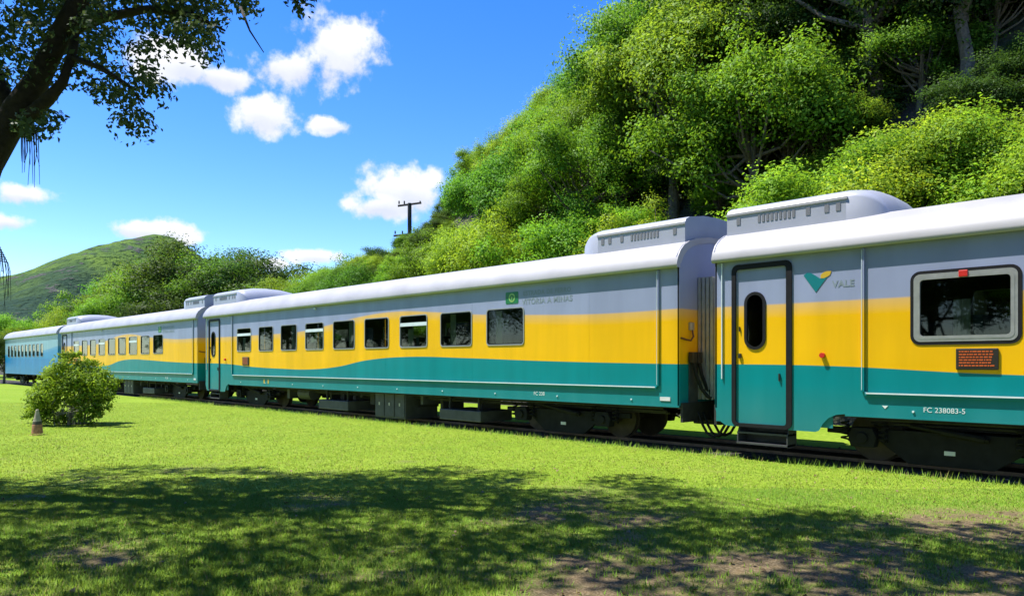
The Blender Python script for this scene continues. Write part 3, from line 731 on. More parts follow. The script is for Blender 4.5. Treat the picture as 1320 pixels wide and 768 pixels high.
        for k in ((0, .3) if emblem == 'yes' else ()): gt.box(U(340) - X2 + k, U(340) - X2 + .08 + k, -.008, .002, .92, 1.06)
        
        if gt.v: gt.build('jacking_mark', LOGOY, root)
        for uu in np.arange(3.15, L - .5, 1.9): MB().cyl((uu, -.008, .93), 'y', .016, .016, 8).build('rivet', TRIMW, root)
        MB().cyl((8.4, -.03, 3.27), 'y', .03, .05, 10).build('eave_lamp', TRIMW, root)
        sm = MB()
        for uu in [5.0, 8.55, 12.1, 15.65, 19.2]: MB().box(uu, uu + .006, -.002, .0, 1.2, 3.33).build('panel_seam', paint, root)
    if number:
        text_mesh('FC 238083-5', .10, 'car_number', LTXT, root, U(1190), .93)
        tri = MB(); tri.prism([(U(1137), 1.0), (U(1145), 1.0), (U(1141), .955)], 'y', -.006, -.002); tri.build('lifting_mark', LTXT, root)
    if logo:
        lx = U(1036) - 1.93; lg = MB(); lg.prism([(p + lx, q) for p, q in [(1.93, 3.0), (1.985, 3.035), (2.04, 3.03), (2.115, 2.985), (2.19, 2.93), (2.25, 2.925), (2.30, 2.945), (2.125, 2.72)]], 'y', -.006, -.001)
        lo = lg.build('company_logo', LOGOT, root)
        MB().prism([(p + lx, q) for p, q in [(2.20, 2.985), (2.245, 3.02), (2.30, 3.035), (2.365, 3.03), (2.345, 2.975), (2.305, 2.95), (2.25, 2.93), (2.20, 2.935)]], 'y', -.0065, -.002).build('logo_wing', LOGOY, lo)
        text_mesh('VALE', .14, 'lettering', GREYTXT, root, U(1073), 2.78, spacing=1.05)
    if emblem:
        eu = U(652) - X2; ez = 2.93
        em = MB(); em.prism(rr(eu, eu + .40, ez, ez + .26, .03), 'y', -.006, -.001); eo = em.build('line_emblem', EMBG, root)
        MB().ring(rr(eu + .10, eu + .30, ez + .03, ez + .23, .1), rr(eu + .135, eu + .265, ez + .065, ez + .195, .065), -.009, -.005).build('emblem_ring', EMBL, eo)
        MB().prism([(eu + .175, ez + .16), (eu + .225, ez + .16), (eu + .20, ez + .06)], 'y', -.0095, -.006).build('emblem_mark', EMBL, eo)
        text_mesh('ESTRADA DE FERRO', .135, 'lettering', GREYTXT, root, eu + .55, ez + .155, spacing=1.16)
        text_mesh('VITÓRIA A MINAS', .165, 'lettering', GREYTXT, root, eu + .52, ez - .035, spacing=1.12)
    # seats
    sm = MB(); sm.box(0, .46, 0, 1.0, 1.42, 1.54); sm.prism([(0, 1.5), (.12, 1.5), (.02, 2.28), (-.1, 2.28)], 'y', 0, 1.0); sm.box(.1, .36, .1, .9, 1.05, 1.42)
    proto = sm.build('seat', SEATM, root); proto.location = (2.9, .12, 0); k = 0
    for i in range(int((L - 6) / 1.05)):
        for y in (.12, 1.78):
            if i == 0 and y < 1: continue
            c = proto.copy(); COL.objects.link(c); c.location = (2.9 + i * 1.05, y, 0)
    return root
B1, B2 = U(1181), U(1309)
pitch = 1.75
W1 = [(B1, B2, 'big')] + [(B1 + pitch * k, B1 + pitch * k + 1.15, 'hopper' if k % 3 == 0 else 'plain') for k in range(1, 9)]
car1 = make_car(0.0, 'yellow teal and grey railcar with bird logo and one big silver-framed window', W1, logo=True, emblem=True)
car2 = make_car(X2, 'yellow teal and grey railcar with green emblem and a full row of nine windows', WIN2, number=False, emblem='yes')
text_mesh('FC 238', .11, 'car_number', LTXT, car2, U(688) - X2, .93)
car3 = copy_tree(car2); car3.location = (-43.5, 0, 0); car3.scale = (0.972, 1, 1)
car3['label'] = 'yellow teal and grey railcar partly behind the round shrub on the lawn'
WB = [(1.0 + k * 1.12, 1.0 + k * 1.12 + .62, 'plain') for k in range(10)]
car4 = make_car(-44.25 - 15.4, 'blue and pale teal railcar at the far end of the train', WB, L=15.4, paint=BLUE, emblem=False, door=False, number=False, detail=False, acs=False)

# ------------------------------------------------------------------ trees of the hillside
def tree_mesh(seed, H, R, trunk_h, leafmat, per=1150, ls=0.122, nclump=92, bark=BARKP, droop=0.0):
    r = np.random.default_rng(seed); rr_ = random.Random(seed)
    t = MB(); top = Vector((rr_.uniform(-.5, .5), rr_.uniform(-.5, .5), H * .72))
    t.tube([(0, 0, -.4), (0.05, 0, trunk_h * .5), (top.x * .4, top.y * .4, trunk_h), tuple(top)], [H * .028, H * .022, H * .018, H * .006], 8)
    cs = []; rad = []
    for k in range(nclump):
        d = r.normal(size=3); d /= np.linalg.norm(d); d[2] = abs(d[2]) * 1.0 - .35 if r.random() < .8 else d[2]
        q = (.45 + .55 * r.random() ** .5)
        lob = 1 + .28 * math.sin(3 * math.atan2(d[1], d[0]) + seed)
        c = np.array([d[0] * R * q * lob, d[1] * R * q * lob, trunk_h + (H - trunk_h) * (.42 + .50 * d[2] * q)])
        cs.append(c); rad.append(R * (.09 + .24 * r.random() ** 1.3))
    for k in range(0, nclump, 4):
        c = Vector(cs[k]); s = Vector((0, 0, trunk_h * .8)).lerp(top, rr_.uniform(.05, .7)); m = s.lerp(c, .5) + Vector((0, 0, -.3))
        t.tube([tuple(s), tuple(m), tuple(c)], [H * .010, H * .007, H * .003], 6)
    V = clump_leaves(cs, rad, per, ls, wispy=True)
    a = t.build('trunk', bark, None); a.hide_render = False
    b = np_mesh('crown', V, 4, leafmat, cn=clump_leaves.cn)
    return a, b
PROTO = []; PH = []
specs = [(1, 8.0, 3.0, 2.2, 0), (2, 8.5, 2.8, 2.4, 1), (3, 7.0, 3.2, 1.6, 0), (4, 9.0, 3.0, 2.8, 1), (5, 7.5, 3.2, 1.8, 2), (6, 8.0, 2.6, 2.0, 1), (7, 6.5, 2.8, 1.2, 0), (8, 10.0, 3.4, 3.2, 2)]
for s, H, R, th, lm in specs:
    PROTO.append(tree_mesh(s, H, R, th, LEAF[lm], ls=(.115, .13, .105, .14, .12, .15, .11, .135)[s - 1], per=(1250, 1000, 1400, 900, 1150, 820, 1300, 950)[s - 1])); PH.append(max(v.co.z for v in PROTO[-1][1].data.vertices) * .97)
for a, b in PROTO: COL.objects.unlink(a); COL.objects.unlink(b)
def plant(name, k, loc, sc, rz, label, cat, group, sq=1.0):
    e = empty(name, loc, label, cat, group); e.rotation_euler = (0, 0, rz); e.scale = (sc, sc, sc * sq)
    for src in PROTO[k]:
        o = src.copy(); COL.objects.link(o); o.parent = e
    return e
SILX = [380, 420, 440, 470, 500, 528, 545, 560, 575, 600, 630, 650, 690, 705, 740, 770, 800, 900]
SILY = [358, 346, 338, 328, 322, 306, 296, 262, 212, 188, 158, 146, 128, 98, 50, 12, -60, -300]
rt = random.Random(21)
pts = []
def try_add(x, y, dmin):
    for (a, b) in pts:
        if (a - x) ** 2 + (b - y) ** 2 < dmin * dmin: return False
    pts.append((x, y)); return True
# trees on the steep slope
HTL = {0: 'yellow-green full-crowned tree on the steep wooded hillside', 2: 'wide low yellow-green tree on the steep wooded hillside', 6: 'compact yellow-green tree on the steep wooded hillside', 1: 'mid green tall tree on the steep wooded hillside', 3: 'mid green tree with a long trunk on the steep wooded hillside', 5: 'mid green narrow tree on the steep wooded hillside'}
cnt = 0
for k in range(6000):
    x = rt.uniform(-62, 13); y = 9.8 + 36 * rt.random() ** 1.5
    d = (x - CX) * FX + (y - CY) * FY; l = (x - CX) * RX + (y - CY) * RY
    if d < 10 or l / d > .82 or l / d < -.34: continue
    z = float(hill_h(np.array([x]), np.array([y]))[0])
    if (z - CZ) / d > .55: continue
    px = 660 + F * l / d; py = HOR - F * (z - CZ) / d
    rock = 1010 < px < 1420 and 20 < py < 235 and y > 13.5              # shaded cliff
    if y < 13.0 and px > 1000: continue
    if y < 14.5 and px > 720 and rt.random() < .8: continue
    if not try_add(x, y, 1.75 + .02 * d): continue
    front = y < 13
    k2 = rt.choice([0, 0, 2, 6, 0, 1, 3, 5]) if not front else rt.choice([0, 2, 6, 6, 1])
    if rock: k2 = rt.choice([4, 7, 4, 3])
    sc = rt.uniform(.85, 1.2) * (rt.uniform(.7, 1.0) if front else 1)
    hmax = (HOR - float(np.interp(px, SILX, SILY)) + rt.uniform(-8, 6)) / F * d + CZ - z
    if hmax < 2.2: pts.pop(); continue
    ww = F * 2.4 * sc / d
    hmax = min(hmax, (HOR - float(np.interp(px - ww, SILX, SILY)) + 26) / F * d + CZ - z)
    if hmax < 2.0: pts.pop(); continue
    sc = min(sc, hmax / PH[k2])
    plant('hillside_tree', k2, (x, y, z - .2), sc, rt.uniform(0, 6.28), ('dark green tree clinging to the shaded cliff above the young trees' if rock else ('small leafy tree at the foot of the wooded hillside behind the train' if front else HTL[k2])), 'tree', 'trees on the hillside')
    cnt += 1
print('hill trees', cnt)
# understory shrubs along the foot and the rock face
cnt = 0
for k in range(900):
    x = rt.uniform(-50, 12); y = rt.uniform(8.6, 20)
    d = (x - CX) * FX + (y - CY) * FY; l = (x - CX) * RX + (y - CY) * RY
    if l / d > .80 or l / d < -.3: continue
    z = float(hill_h(np.array([x]), np.array([y]))[0])
    if not try_add(x, y, 1.75): continue
    rock = x > -9 and y > 13.5
    plant('hillside_shrub', 4 if rock else rt.choice([4, 6, 2, 4]), (x, y, z - .5), rt.uniform(.28, .45), rt.uniform(0, 6.28), 'low shrub in the undergrowth between the hillside trees', 'shrub', 'undergrowth shrubs on the hillside', .8)
    cnt += 1
    if cnt > 120: break
print('shrubs', cnt)
cnt = 0
for k in range(500):
    x = rt.uniform(-11, 9); y = rt.uniform(12.5, 26)
    d = (x - CX) * FX + (y - CY) * FY; l = (x - CX) * RX + (y - CY) * RY
    if l / d > .8: continue
    z = float(hill_h(np.array([x]), np.array([y]))[0])
    if not try_add(x, y, 0.95): continue
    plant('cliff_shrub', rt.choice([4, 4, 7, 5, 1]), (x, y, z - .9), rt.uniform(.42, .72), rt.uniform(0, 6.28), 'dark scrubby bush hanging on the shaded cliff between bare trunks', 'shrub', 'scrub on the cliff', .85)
    cnt += 1
    if cnt > 110: break
# bright young trees standing right behind the near car's roof
for px, ytop, yw in ((1062, 212, 9.6), (1092, 196, 10.2), (1122, 182, 9.4), (1156, 172, 10.4), (1190, 152, 9.6), (1226, 146, 10.6), (1262, 138, 9.7), (1298, 142, 10.4), (1336, 150, 9.6), (1380, 140, 10.2)):
    t = (yw - CY) / ray(px)[1]; p = at(px, 467, t); z = float(hill_h(np.array([p.x]), np.array([p.y]))[0]); h = CZ + (HOR - ytop) / F * t
    ky = rt.choice([0, 2, 6]); plant('young_tree', ky, (p.x, p.y, z - .2), (h - z + .2) / PH[ky] * 1.25, rt.uniform(0, 6.28), 'bright yellow-green young tree just behind the roof of the railcar with bird logo', 'tree', 'bright young trees below the rock face', 1 / 1.25)
# rock outcrops of the cliff
ROCK = simple('cliff_rock', (0.085, 0.075, 0.062), 0.95, var=.6, scale=1.6, bump=1.0)
for px, py, t, s, lab in ((1100, 170, 29, .7, 'tall pale rock outcrop beside a tree trunk on the hillside'), (1088, 205, 28, .6, 'low grey rock outcrop under the tall pale one'), (1236, 132, 30, .5, 'broad grey rock outcrop under dark overhanging trees'), (1285, 120, 31, .4, 'dark rock outcrop high on the hillside cliff')):
    p = at(px, py, t); z = float(hill_h(np.array([p.x]), np.array([p.y]))[0])
    # slide along the sight line until the rock sits on the slope
    for q in np.arange(18, 60, .4):
        p2 = at(px, py, q)
        if float(hill_h(np.array([p2.x]), np.array([p2.y]))[0]) >= p2.z: p = p2; break
    import bmesh
    bm = bmesh.new(); bmesh.ops.create_icosphere(bm, subdivisions=4, radius=1)
    from mathutils import noise as mn
    for v in bm.verts:
        n = v.co.normalized(); f = 1 + .45 * mn.noise(n * 1.3 + Vector((px, 0, 0))) + .25 * abs(mn.noise(n * 3.1)) + .12 * mn.noise(n * 7)
        f = round(f * 7) / 7 * .5 + f * .5
        v.co = Vector((n.x * s * 1.0 * f, n.y * s * .9 * f, n.z * s * 1.25 * f))
    me = bpy.data.meshes.new('rock_outcrop'); bm.to_mesh(me); bm.free(); me.materials.append(ROCK)
    o = bpy.data.objects.new('rock_outcrop', me); COL.objects.link(o); o.location = p; tag(o, lab, 'rock', 'rocks of the cliff')
# tall bare trunk against the cliff
b_ = at(1108, 190, 28.5); e = empty('slender_tree', b_, 'slender tree with a long bare trunk rising in front of the cliff', 'tree')
MB().tube([(0, 0, -2), (.1, 0, 1.5), (-.05, 0, 3.5), (.12, 0, 6)], [.16, .14, .12, .07], 8).build('trunk', BARKP, e)
np_mesh('crown', clump_leaves([np.array([rt.uniform(-1, 1), rt.uniform(-1, 1), 5 + rt.random() * 2.0]) for _ in range(14)], [.6] * 14, 120, .22), 4, LEAF[1], e)

# ------------------------------------------------------------------ trees left of the hill, beyond the train
grove = [(172, 352, 96, 1), (196, 338, 100, 0), (214, 334, 94, 1), (236, 316, 92, 7), (252, 336, 98, 5), (272, 330, 92, 1), (296, 328, 94, 7), (318, 334, 90, 4), (338, 352, 96, 1), (358, 366, 100, 3), (205, 360, 86, 0), (226, 366, 86, 1), (262, 362, 84, 4), (300, 356, 84, 5), (284, 345, 88, 4), (330, 365, 86, 4)]
for px, py, t, k in grove:
    k = {0: 1, 1: 1, 7: 7, 3: 1, 5: 5}.get(k, 4); py -= 9
    p = at(px, py, t); h = p.z
    plant('grove_tree', k, (p.x, p.y, 0), h / PH[k] * 1.3, rt.uniform(0, 6.28), 'tall dark green tree in the dense grove beyond the far railcars', 'tree', 'trees of the grove', 1 / 1.3)
low = [(12, 405, 80, 2), (40, 398, 90, 6), (66, 400, 84, 0), (88, 392, 96, 6), (112, 396, 90, 4), (104, 376, 120, 5), (150, 378, 84, 2), (132, 386, 88, 4), (170, 390, 80, 4), (20, 420, 76, 0), (60, 420, 78, 2), (96, 416, 80, 2), (-14, 398, 84, 1)]
for px, py, t, k in low:
    p = at(px, py, t); h = p.z
    plant('roadside_tree', k, (p.x, p.y, 0), h / PH[k], rt.uniform(0, 6.28), 'low bushy tree in front of the mountain beyond the blue railcar', 'tree', 'low trees before the mountain')
ridge = [(400, 356, 95, 1), (420, 345, 92, 0), (440, 338, 80, 1), (455, 334, 74, 4), (475, 326, 68, 0), (490, 322, 66, 1), (508, 318, 62, 2), (380, 366, 98, 1), (530, 308, 58, 0), (548, 296, 56, 1), (465, 345, 60, 2), (500, 340, 58, 0), (430, 360, 74, 2), (545, 330, 50, 6), (580, 250, 54, 1)]
for px, py, t, k in ridge:
    p = at(px, py, t); z = max(0.0, float(hill_h(np.array([p.x]), np.array([p.y]))[0])); h = p.z - z
    if h < 2.5: z = p.z - 4.0; h = 4.0
    plant('ridge_tree', k, (p.x, p.y, z - .1), h / PH[k], rt.uniform(0, 6.28), 'bright green tree on the low shoulder where the hillside runs down', 'tree', 'trees on the hill shoulder')
# dark bushy tree just past the tail of the train
p = at(5, 430, 57.5); plant('trackside_tree', 4, (p.x, p.y, 0), p.z / 7.4, 1.0, 'small dark tree crossing the end of the blue railcar', 'tree', None)

# utility pole on the shoulder
p = at(528, 262, 60); zb = 0.0
pe = empty('utility_pole', (p.x, p.y, 0), 'dark wooden utility pole with crossarms above the hillside trees', 'pole')
MB().tube([(0, 0, -.5), (0, 0, p.z)], [.20, .16], 10).build('post', POLEM, pe)
for dz, ln in ((-.12, .95), (-2.55, 1.3)):
    a = MB(); a.tube([(-RX * ln, -RY * ln, p.z + dz - .1), (RX * ln, RY * ln, p.z + dz + .15)], .09, 6); ao = a.build('crossarm', POLEM, pe)
    for q in (-.9, -.45, .9):
        MB().cyl((RX * ln * q, RY * ln * q, p.z + dz + .18), 'z', .06, .24, 8).build('insulator', POLEM, ao)

# ------------------------------------------------------------------ shrub and cone on the lawn
sb = at(93, 547, 1); t_b = CZ * F / (547 - HOR); base = at(93, 547, t_b)
e = empty('garden_shrub', (base.x, base.y, 0), 'round leafy garden shrub with many pale stems on the lawn', 'shrub')
rb = random.Random(4); st = MB(); cs = []; rd = []
S = t_b / F
def sp(px, py, dd=0.0):
    q = at(px, py, t_b + dd); return np.array([q.x - base.x, q.y - base.y, q.z])
for px, py, r in ((92, 462, .16), (82, 478, .25), (104, 474, .22), (118, 470, .14), (66, 485, .24), (58, 500, .24), (46, 515, .20), (42, 530, .16), (36, 540, .10), (52, 522, .2), (70, 510, .26), (86, 500, .28), (100, 495, .28), (114, 490, .26), (128, 484, .22), (138, 496, .22), (142, 510, .18), (132, 516, .22), (118, 512, .26), (104, 518, .22), (126, 526, .15), (138, 524, .10), (90, 520, .2), (72, 524, .17), (60, 528, .15), (98, 455, .08), (146, 500, .10), (80, 460, .1), (62, 534, .13), (50, 536, .13), (78, 532, .13), (96, 530, .12), (112, 528, .14), (122, 534, .1), (70, 495, .2), (90, 485, .22), (124, 500, .2), (106, 506, .2), (46, 524, .14), (70, 540, .11), (84, 541, .1), (104, 540, .11), (118, 540, .09), (58, 541, .09), (94, 536, .12), (130, 532, .1)):
    for q in range(3):
        cs.append(sp(px + rb.uniform(-5, 5), py + rb.uniform(-4, 4), rb.uniform(-.75, .75) * (1 if py < 515 else .8))); rd.append(r * rb.uniform(.75, 1.1))
np_mesh('foliage', clump_leaves(cs, rd, 4200, .075, up=.35, wispy=True), 4, LEAFBUSH, e, cn=clump_leaves.cn)
for k in range(34):
    a = rb.uniform(0, 6.28); r0 = rb.uniform(.05, .42); c = rb.choice(cs)
    p0 = Vector((r0 * math.cos(a), r0 * math.sin(a), -.02)); p2 = Vector(c); p1 = Vector((p0.x * 1.15 + rb.uniform(-.06, .06), p0.y * 1.15, max(.32, p2.z * .45)))
    
    if (p2 - p1).length > .9: p2 = p1.lerp(p2, .6)
    st.tube([tuple(p0), tuple(p1), tuple(p2)], [.017, .015, .006], 6)
st.build('stem', simple('pale_stem', (0.28, 0.26, 0.22), .9, var=.3, scale=20), e)
tcn = CZ * F / (560 - HOR); c0 = at(48, 560, tcn); c0.z = 0
e = empty('traffic_cone', c0, 'old faded traffic cone beside the garden shrub', 'traffic cone')
def lathe(prof, n=20):
    m = MB(); i0 = []
    for r, z in prof:
        i0.append(len(m.v)); m.v += [(r * math.cos(2 * math.pi * j / n), r * math.sin(2 * math.pi * j / n), z) for j in range(n)]
    for a, b in zip(i0, i0[1:]):
        for j in range(n): m.f.append((a + j, a + (j + 1) % n, b + (j + 1) % n, b + j))
    m.f.append(tuple(i0[-1] + j for j in range(n))); return m
lathe([(.115, .03), (.108, .10), (.10, .22), (.095, .24)]).build('cone_body', CONEM, e, smooth=True)
lathe([(.097, .236), (.088, .30), (.082, .31)]).build('dark_band', CONED, e, smooth=True)
lathe([(.085, .305), (.055, .42), (.035, .53), (.03, .56), (.018, .57)]).build('cone_top', CONEG, e, smooth=True)
MB().prism(rr(-.13, .13, -.13, .13, .03), 'y', 0, -.03).build('base', CONEM, e).rotation_euler = (math.radians(90), 0, .4)
e.children[-1].location.z = 0.03 if False else 0.0

# ------------------------------------------------------------------ the shade trees over the lawn
def shade_tree(name, label, trunk_pts, trunk_r, limbs, clumps, rads, per, ls, extra=None, group='shade trees over the lawn'):
    b = Vector(trunk_pts[0]); b.z = 0
    e = empty(name, b, label, 'tree', group)
    loc = lambda p: tuple(Vector(p) - b)
    t = MB(); t.tube([loc(p) for p in trunk_pts], trunk_r, 14); t.build('trunk', BARK, e, smooth=True)
    for pts_, r_ in limbs:
        m = MB(); m.tube([loc(p) for p in pts_], r_, 9); m.build('limb', BARK, e, smooth=True)
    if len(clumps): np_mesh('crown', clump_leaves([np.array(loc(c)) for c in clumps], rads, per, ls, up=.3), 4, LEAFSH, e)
    return e
def inpoly(x, y, P):
    c = False; j = len(P) - 1
    for i in range(len(P)):
        if (P[i][1] > y) != (P[j][1] > y) and x < (P[j][0] - P[i][0]) * (y - P[i][1]) / (P[j][1] - P[i][1]) + P[i][0]: c = not c
        j = i
    return c
POLY = [(-60, -80), (325, -80), (328, 4), (305, 30), (296, 72), (262, 88), (236, 76), (222, 40), (204, 62), (213, 108), (196, 128), (198, 150), (172, 166), (140, 140), (112, 122), (88, 118), (70, 150), (52, 172), (36, 178), (40, 140), (-60, 130)]
ra = random.Random(14)
cA = []; rA = []
while len(cA) < 150:
    px, py = ra.uniform(-60, 330), ra.uniform(-80, 180)
    if not inpoly(px, py, POLY): continue
    if px > 60 and py > 20 and 120 < px < 215 and ra.random() < .35: continue
    ont = abs((px - 14) - (158 - py) * .565) < 34
    cA.append(at(px, py, ra.uniform(9.5, 11.5) if ont else ra.uniform(8.0, 10.8))); rA.append(ra.uniform(.16, .34))
for px, py in ((372, -6), (384, 6), (392, 16), (398, 4), (378, -20), (402, -25), (360, -30)):
    cA.append(at(px, py, 8.6)); rA.append(.12)
for px, py in ((40, 172), (52, 165), (70, 152), (30, 165), (196, 108), (178, 150), (165, 155)):
    cA.append(at(px, py, 8.8)); rA.append(.15)
# crowns above the frame that throw the shade on the lawn
bl = [-12, -7.5, -5.3, -2.7, -.8, 1.9, 2.7, 4.1, 5.3, 9]; bd = [10.3, 10.8, 12.3, 11.6, 12.2, 10.7, 9.2, 8.1, 7.6, 7.0]
shade = {'A': [], 'B': [], 'C': []}
for gi, gj in [(i, j) for i in range(26) for j in range(24)]:
    l = -10.5 + .78 * (gi + ra.random()); d = -5.5 + .76 * (gj + ra.random())
    if d > float(np.interp(l, bl, bd)) - .55 or ra.random() < .16: continue
    z = max(7.2, 2.9 + .53 * d) + ra.uniform(0, 1.6)
    p = cw(l - .463 * z, d + .066 * z, z)
    key = 'A' if (d > 6.2 and l < 1.5) else ('B' if l < 1.0 else 'C')
    shade[key].append((p, ra.uniform(.45, .85)))
def limbs_to(start, cl, n, r0, rnd):
    out = []
    cl = sorted(cl, key=lambda c: rnd.random()); hubs = [c[0] for c in cl[:n]]
    for h in hubs:
        s = Vector(start); m = s.lerp(h, .5) + Vector((rnd.uniform(-.4, .4), rnd.uniform(-.4, .4), .7))
        out.append(([s, s.lerp(m, .5) + Vector((0, 0, .25)), m, h], [r0, r0 * .8, r0 * .6, r0 * .2]))
    for c, _ in cl[n:]:
        h = min(hubs, key=lambda q: (q - c).length); s = Vector(start).lerp(h, .75) + Vector((0, 0, .35))
        out.append(([s, s.lerp(c, .5) + Vector((0, 0, .15)), c], [r0 * .28, r0 * .2, r0 * .08]))
    return out
tA = [at(-100, 645, 9.0), at(-74, 480, 9.0), at(-54, 340, 9.0), at(-38, 275, 9.0), at(-19, 212, 9.0), at(12, 158, 9.0), at(48, 104, 9.0), at(78, 44, 9.0), at(104, -4, 9.0), at(128, -60, 9.1)]
tA[0].z = -.1
limA = [([at(22, 160, 9), at(42, 146, 8.95), at(62, 128, 8.9), at(80, 108, 8.9), at(92, 74, 8.9), at(98, 40, 9), at(112, 0, 9.2)], [.1, .085, .075, .06, .055, .045, .035]),
        ([at(78, 44, 9), at(130, 24, 9), at(190, 12, 8.9), at(250, 20, 8.8), at(290, 40, 8.7)], [.09, .06, .045, .03, .012]),
        ([at(92, 74, 8.9), at(130, 88, 8.8), at(165, 110, 8.7), at(185, 135, 8.7)], [.04, .03, .022, .01]),
        ([at(128, -60, 9.1), at(220, -60, 9), at(320, -40, 8.8), at(385, 4, 8.6)], [.1, .07, .04, .012]),
        ([at(310, 10, 8.7), at(322, 40, 8.6), at(340, 68, 8.6)], [.02, .010, .005]),
        ([at(20, 158, 9), at(0, 110, 9.2), at(-20, 50, 9.4), at(-30, -20, 9.5)], [.12, .08, .06, .04]),
        ([at(22, 160, 9), at(40, 172, 8.9), at(60, 165, 8.8)], [.04, .025, .01])]
cAll = cA + [c for c, _ in shade['A']]; rAll = rA + [r for _, r in shade['A']]
limA += limbs_to(at(118, -40, 9.1), shade['A'], 8, .09, ra)
treeA = shade_tree('shade_tree', 'old leaning shade tree with dark trunk and hanging strands beside the lawn', tA, [.34, .25, .21, .19, .185, .17, .135, .12, .115, .11], limA, cA, rA, 1800, .075, group=None)
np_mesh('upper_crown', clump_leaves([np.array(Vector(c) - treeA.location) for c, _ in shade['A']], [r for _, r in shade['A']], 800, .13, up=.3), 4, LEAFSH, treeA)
hs = MB()
for k in range(14):
    x0 = 26 + 24 * k / 13; L0 = ra.uniform(30, 68); d0 = 8.9 + ra.uniform(-.2, .2)
    hs.tube([tuple(at(x0 * .9 + 4, 172, d0) - treeA.location), tuple(at(x0 + ra.uniform(-2, 2), 195, d0) - treeA.location), tuple(at(x0 + ra.uniform(-4, 4), 178 + L0, d0) - treeA.location)], [.008, .006, .003], 4)
hs.build('hanging_strands', BARK, treeA)
hs = MB()
for k in range(12):
    x0 = -4 + 18 * k / 11; d0 = 8.4 + ra.uniform(-.2, .2); y1 = 345 + ra.uniform(0, 60)
    hs.tube([tuple(at(-34, 330, 8.9) - treeA.location), tuple(at(x0 - 4, 318 + 2 * abs(x0 - 4), d0) - treeA.location), tuple(at(x0 + ra.uniform(-2, 2), 350, d0) - treeA.location), tuple(at(x0 + ra.uniform(-3, 3), y1, d0) - treeA.location)], [.006, .005, .004, .002], 4)
hs.build('hanging_strands', BARK, treeA)
def behind_tree(key, base, fork, label, n):
    cl = shade[key]; b = Vector(base)
    pts_ = [b + Vector((0, 0, -.1)), b + Vector((.1, .05, 1.2)), b.lerp(Vector(fork), .6), Vector(fork)]
    t = shade_tree('shade_tree', label, pts_, [.5, .38, .33, .28], limbs_to(fork, cl, n, .15, ra), [c for c, _ in cl], [r for _, r in cl], 900, .13, group=None)
bB = cw(-6.5, -2.5); fB = cw(-6.0, -1.8, 4.2)
behind_tree('B', bB, fB, 'broad shade tree standing on the lawn behind the viewpoint', 9)
bC = cw(5.5, -3.0); fC = cw(5.0, -2.2, 4.4)
behind_tree('C', bC, fC, 'wide shade tree over the bare patches of the lawn', 9)

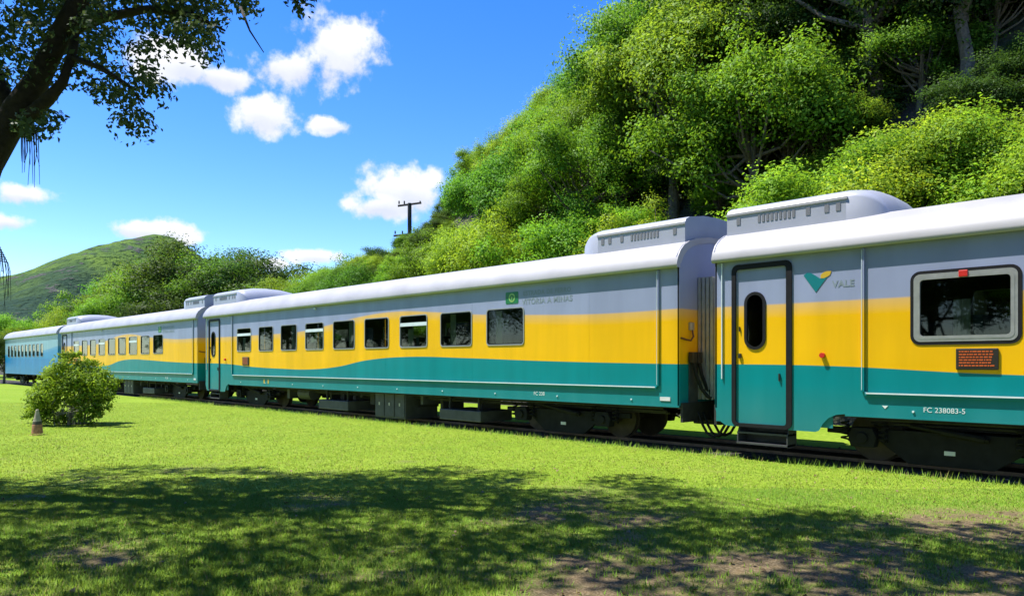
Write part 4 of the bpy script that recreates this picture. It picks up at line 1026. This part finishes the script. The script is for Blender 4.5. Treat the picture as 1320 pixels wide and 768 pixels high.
# ------------------------------------------------------------------ grass
def grass(name, n, dlo, dhi, h0, h1, w0, label):
    d = rng.uniform(dlo ** .6, dhi ** .6, n) ** (1 / .6) if dlo > 9 else np.sqrt(rng.uniform(dlo ** 2, dhi ** 2, n)); l = d * rng.uniform(-.80, .80, n)
    X = CX + l * RX + d * FX; Y = CY + l * RY + d * FY
    b = bare_map(X, Y); keep = (rng.random(n) > b ** .75 * .985) & (Y < 0.30)
    clumpn = fbm(X * 4, Y * 4, 2)
    X, Y, cn = X[keep], Y[keep], clumpn[keep]; m = len(X)
    dd_ = (X - CX) * FX + (Y - CY) * FY; Z = gz(X, Y); h = rng.uniform(h0, h1, m) * (.5 + cn) * (np.interp(dd_, [5.5, 9.5], [1, .5]) if dlo < 9 else 1); a = rng.uniform(0, 6.283, m); lean = h * rng.uniform(.2, 1.0, m)
    w = w0 * rng.uniform(.7, 1.4, m)
    P0 = np.stack([X - np.sin(a) * w, Y + np.cos(a) * w, Z - .004], 1); P1 = np.stack([X + np.sin(a) * w, Y - np.cos(a) * w, Z - .004], 1)
    P2 = np.stack([X + np.cos(a) * lean, Y + np.sin(a) * lean, Z + h], 1)
    o = np_mesh(name, np.stack([P0, P1, P2], 1), 3, GRASSM); o['kind'] = 'stuff'; tag(o, label, 'grass')
grass('lawn_grass', 430000, 3.6, 9.5, .018, .05, .0045, 'short sparse grass in the dappled shade of the trees')
grass('lawn_grass', 420000, 9.5, 30.0, .010, .024, .007, 'short bright green grass on the sunlit lawn')
# taller tufts along the edge of the track
n = 9000; X = rng.uniform(-30, 9, n); Y = rng.normal(0.17, .11, n); h = rng.uniform(.04, .16, n) * (rng.random(n) ** 1.5 * .9 + .25); a = rng.uniform(0, 6.283, n)
P0 = np.stack([X - np.sin(a) * .006, Y + np.cos(a) * .006, X * 0], 1); P1 = np.stack([X + np.sin(a) * .006, Y - np.cos(a) * .006, X * 0], 1)
P2 = np.stack([X + np.cos(a) * h * .5, Y + np.sin(a) * h * .5, h], 1)
o = np_mesh('edge_grass', np.stack([P0, P1, P2], 1), 3, GRASSM); o['kind'] = 'stuff'; tag(o, 'taller grass tufts along the edge of the track', 'grass')
# leaf litter
n = 1600; d = np.sqrt(rng.uniform(9, 130, n)); l = d * rng.uniform(-.8, .8, n); X = CX + l * RX + d * FX; Y = CY + l * RY + d * FY
kp = (rng.random(n) < .15 + bare_map(X, Y)) & (Y < 0); X, Y = X[kp], Y[kp]; n = len(X)
o = np_mesh('leaf_litter', leaves(np.stack([X, Y, gz(X, Y) + .012], 1), rng.normal(size=(n, 3)) * .35 + np.array([0, 0, 1]), rng.uniform(.03, .075, n)), 4, leaf_mat('dry_leaf', (0.10, 0.06, 0.03), (0.30, 0.21, 0.12), trans=.1, objvar=0)); o['kind'] = 'stuff'; tag(o, 'dry brown fallen leaves scattered on bare lawn patches', 'leaves')
# ------------------------------------------------------------------ unseen trees added opposite the train for its paint and glass to mirror
for k in range(27):
    x = -122 + k * 5.2 + rt.uniform(-1.5, 1.5); y = -33 + rt.uniform(-3, 3)
    plant('reflection_tree', rt.choice([1, 3, 4, 7, 5]), (x, y, 0), rt.uniform(1.2, 1.6), rt.uniform(0, 6.28), 'tall green tree in the unseen row added for reflections in the train', 'tree', 'unseen trees added for reflections')
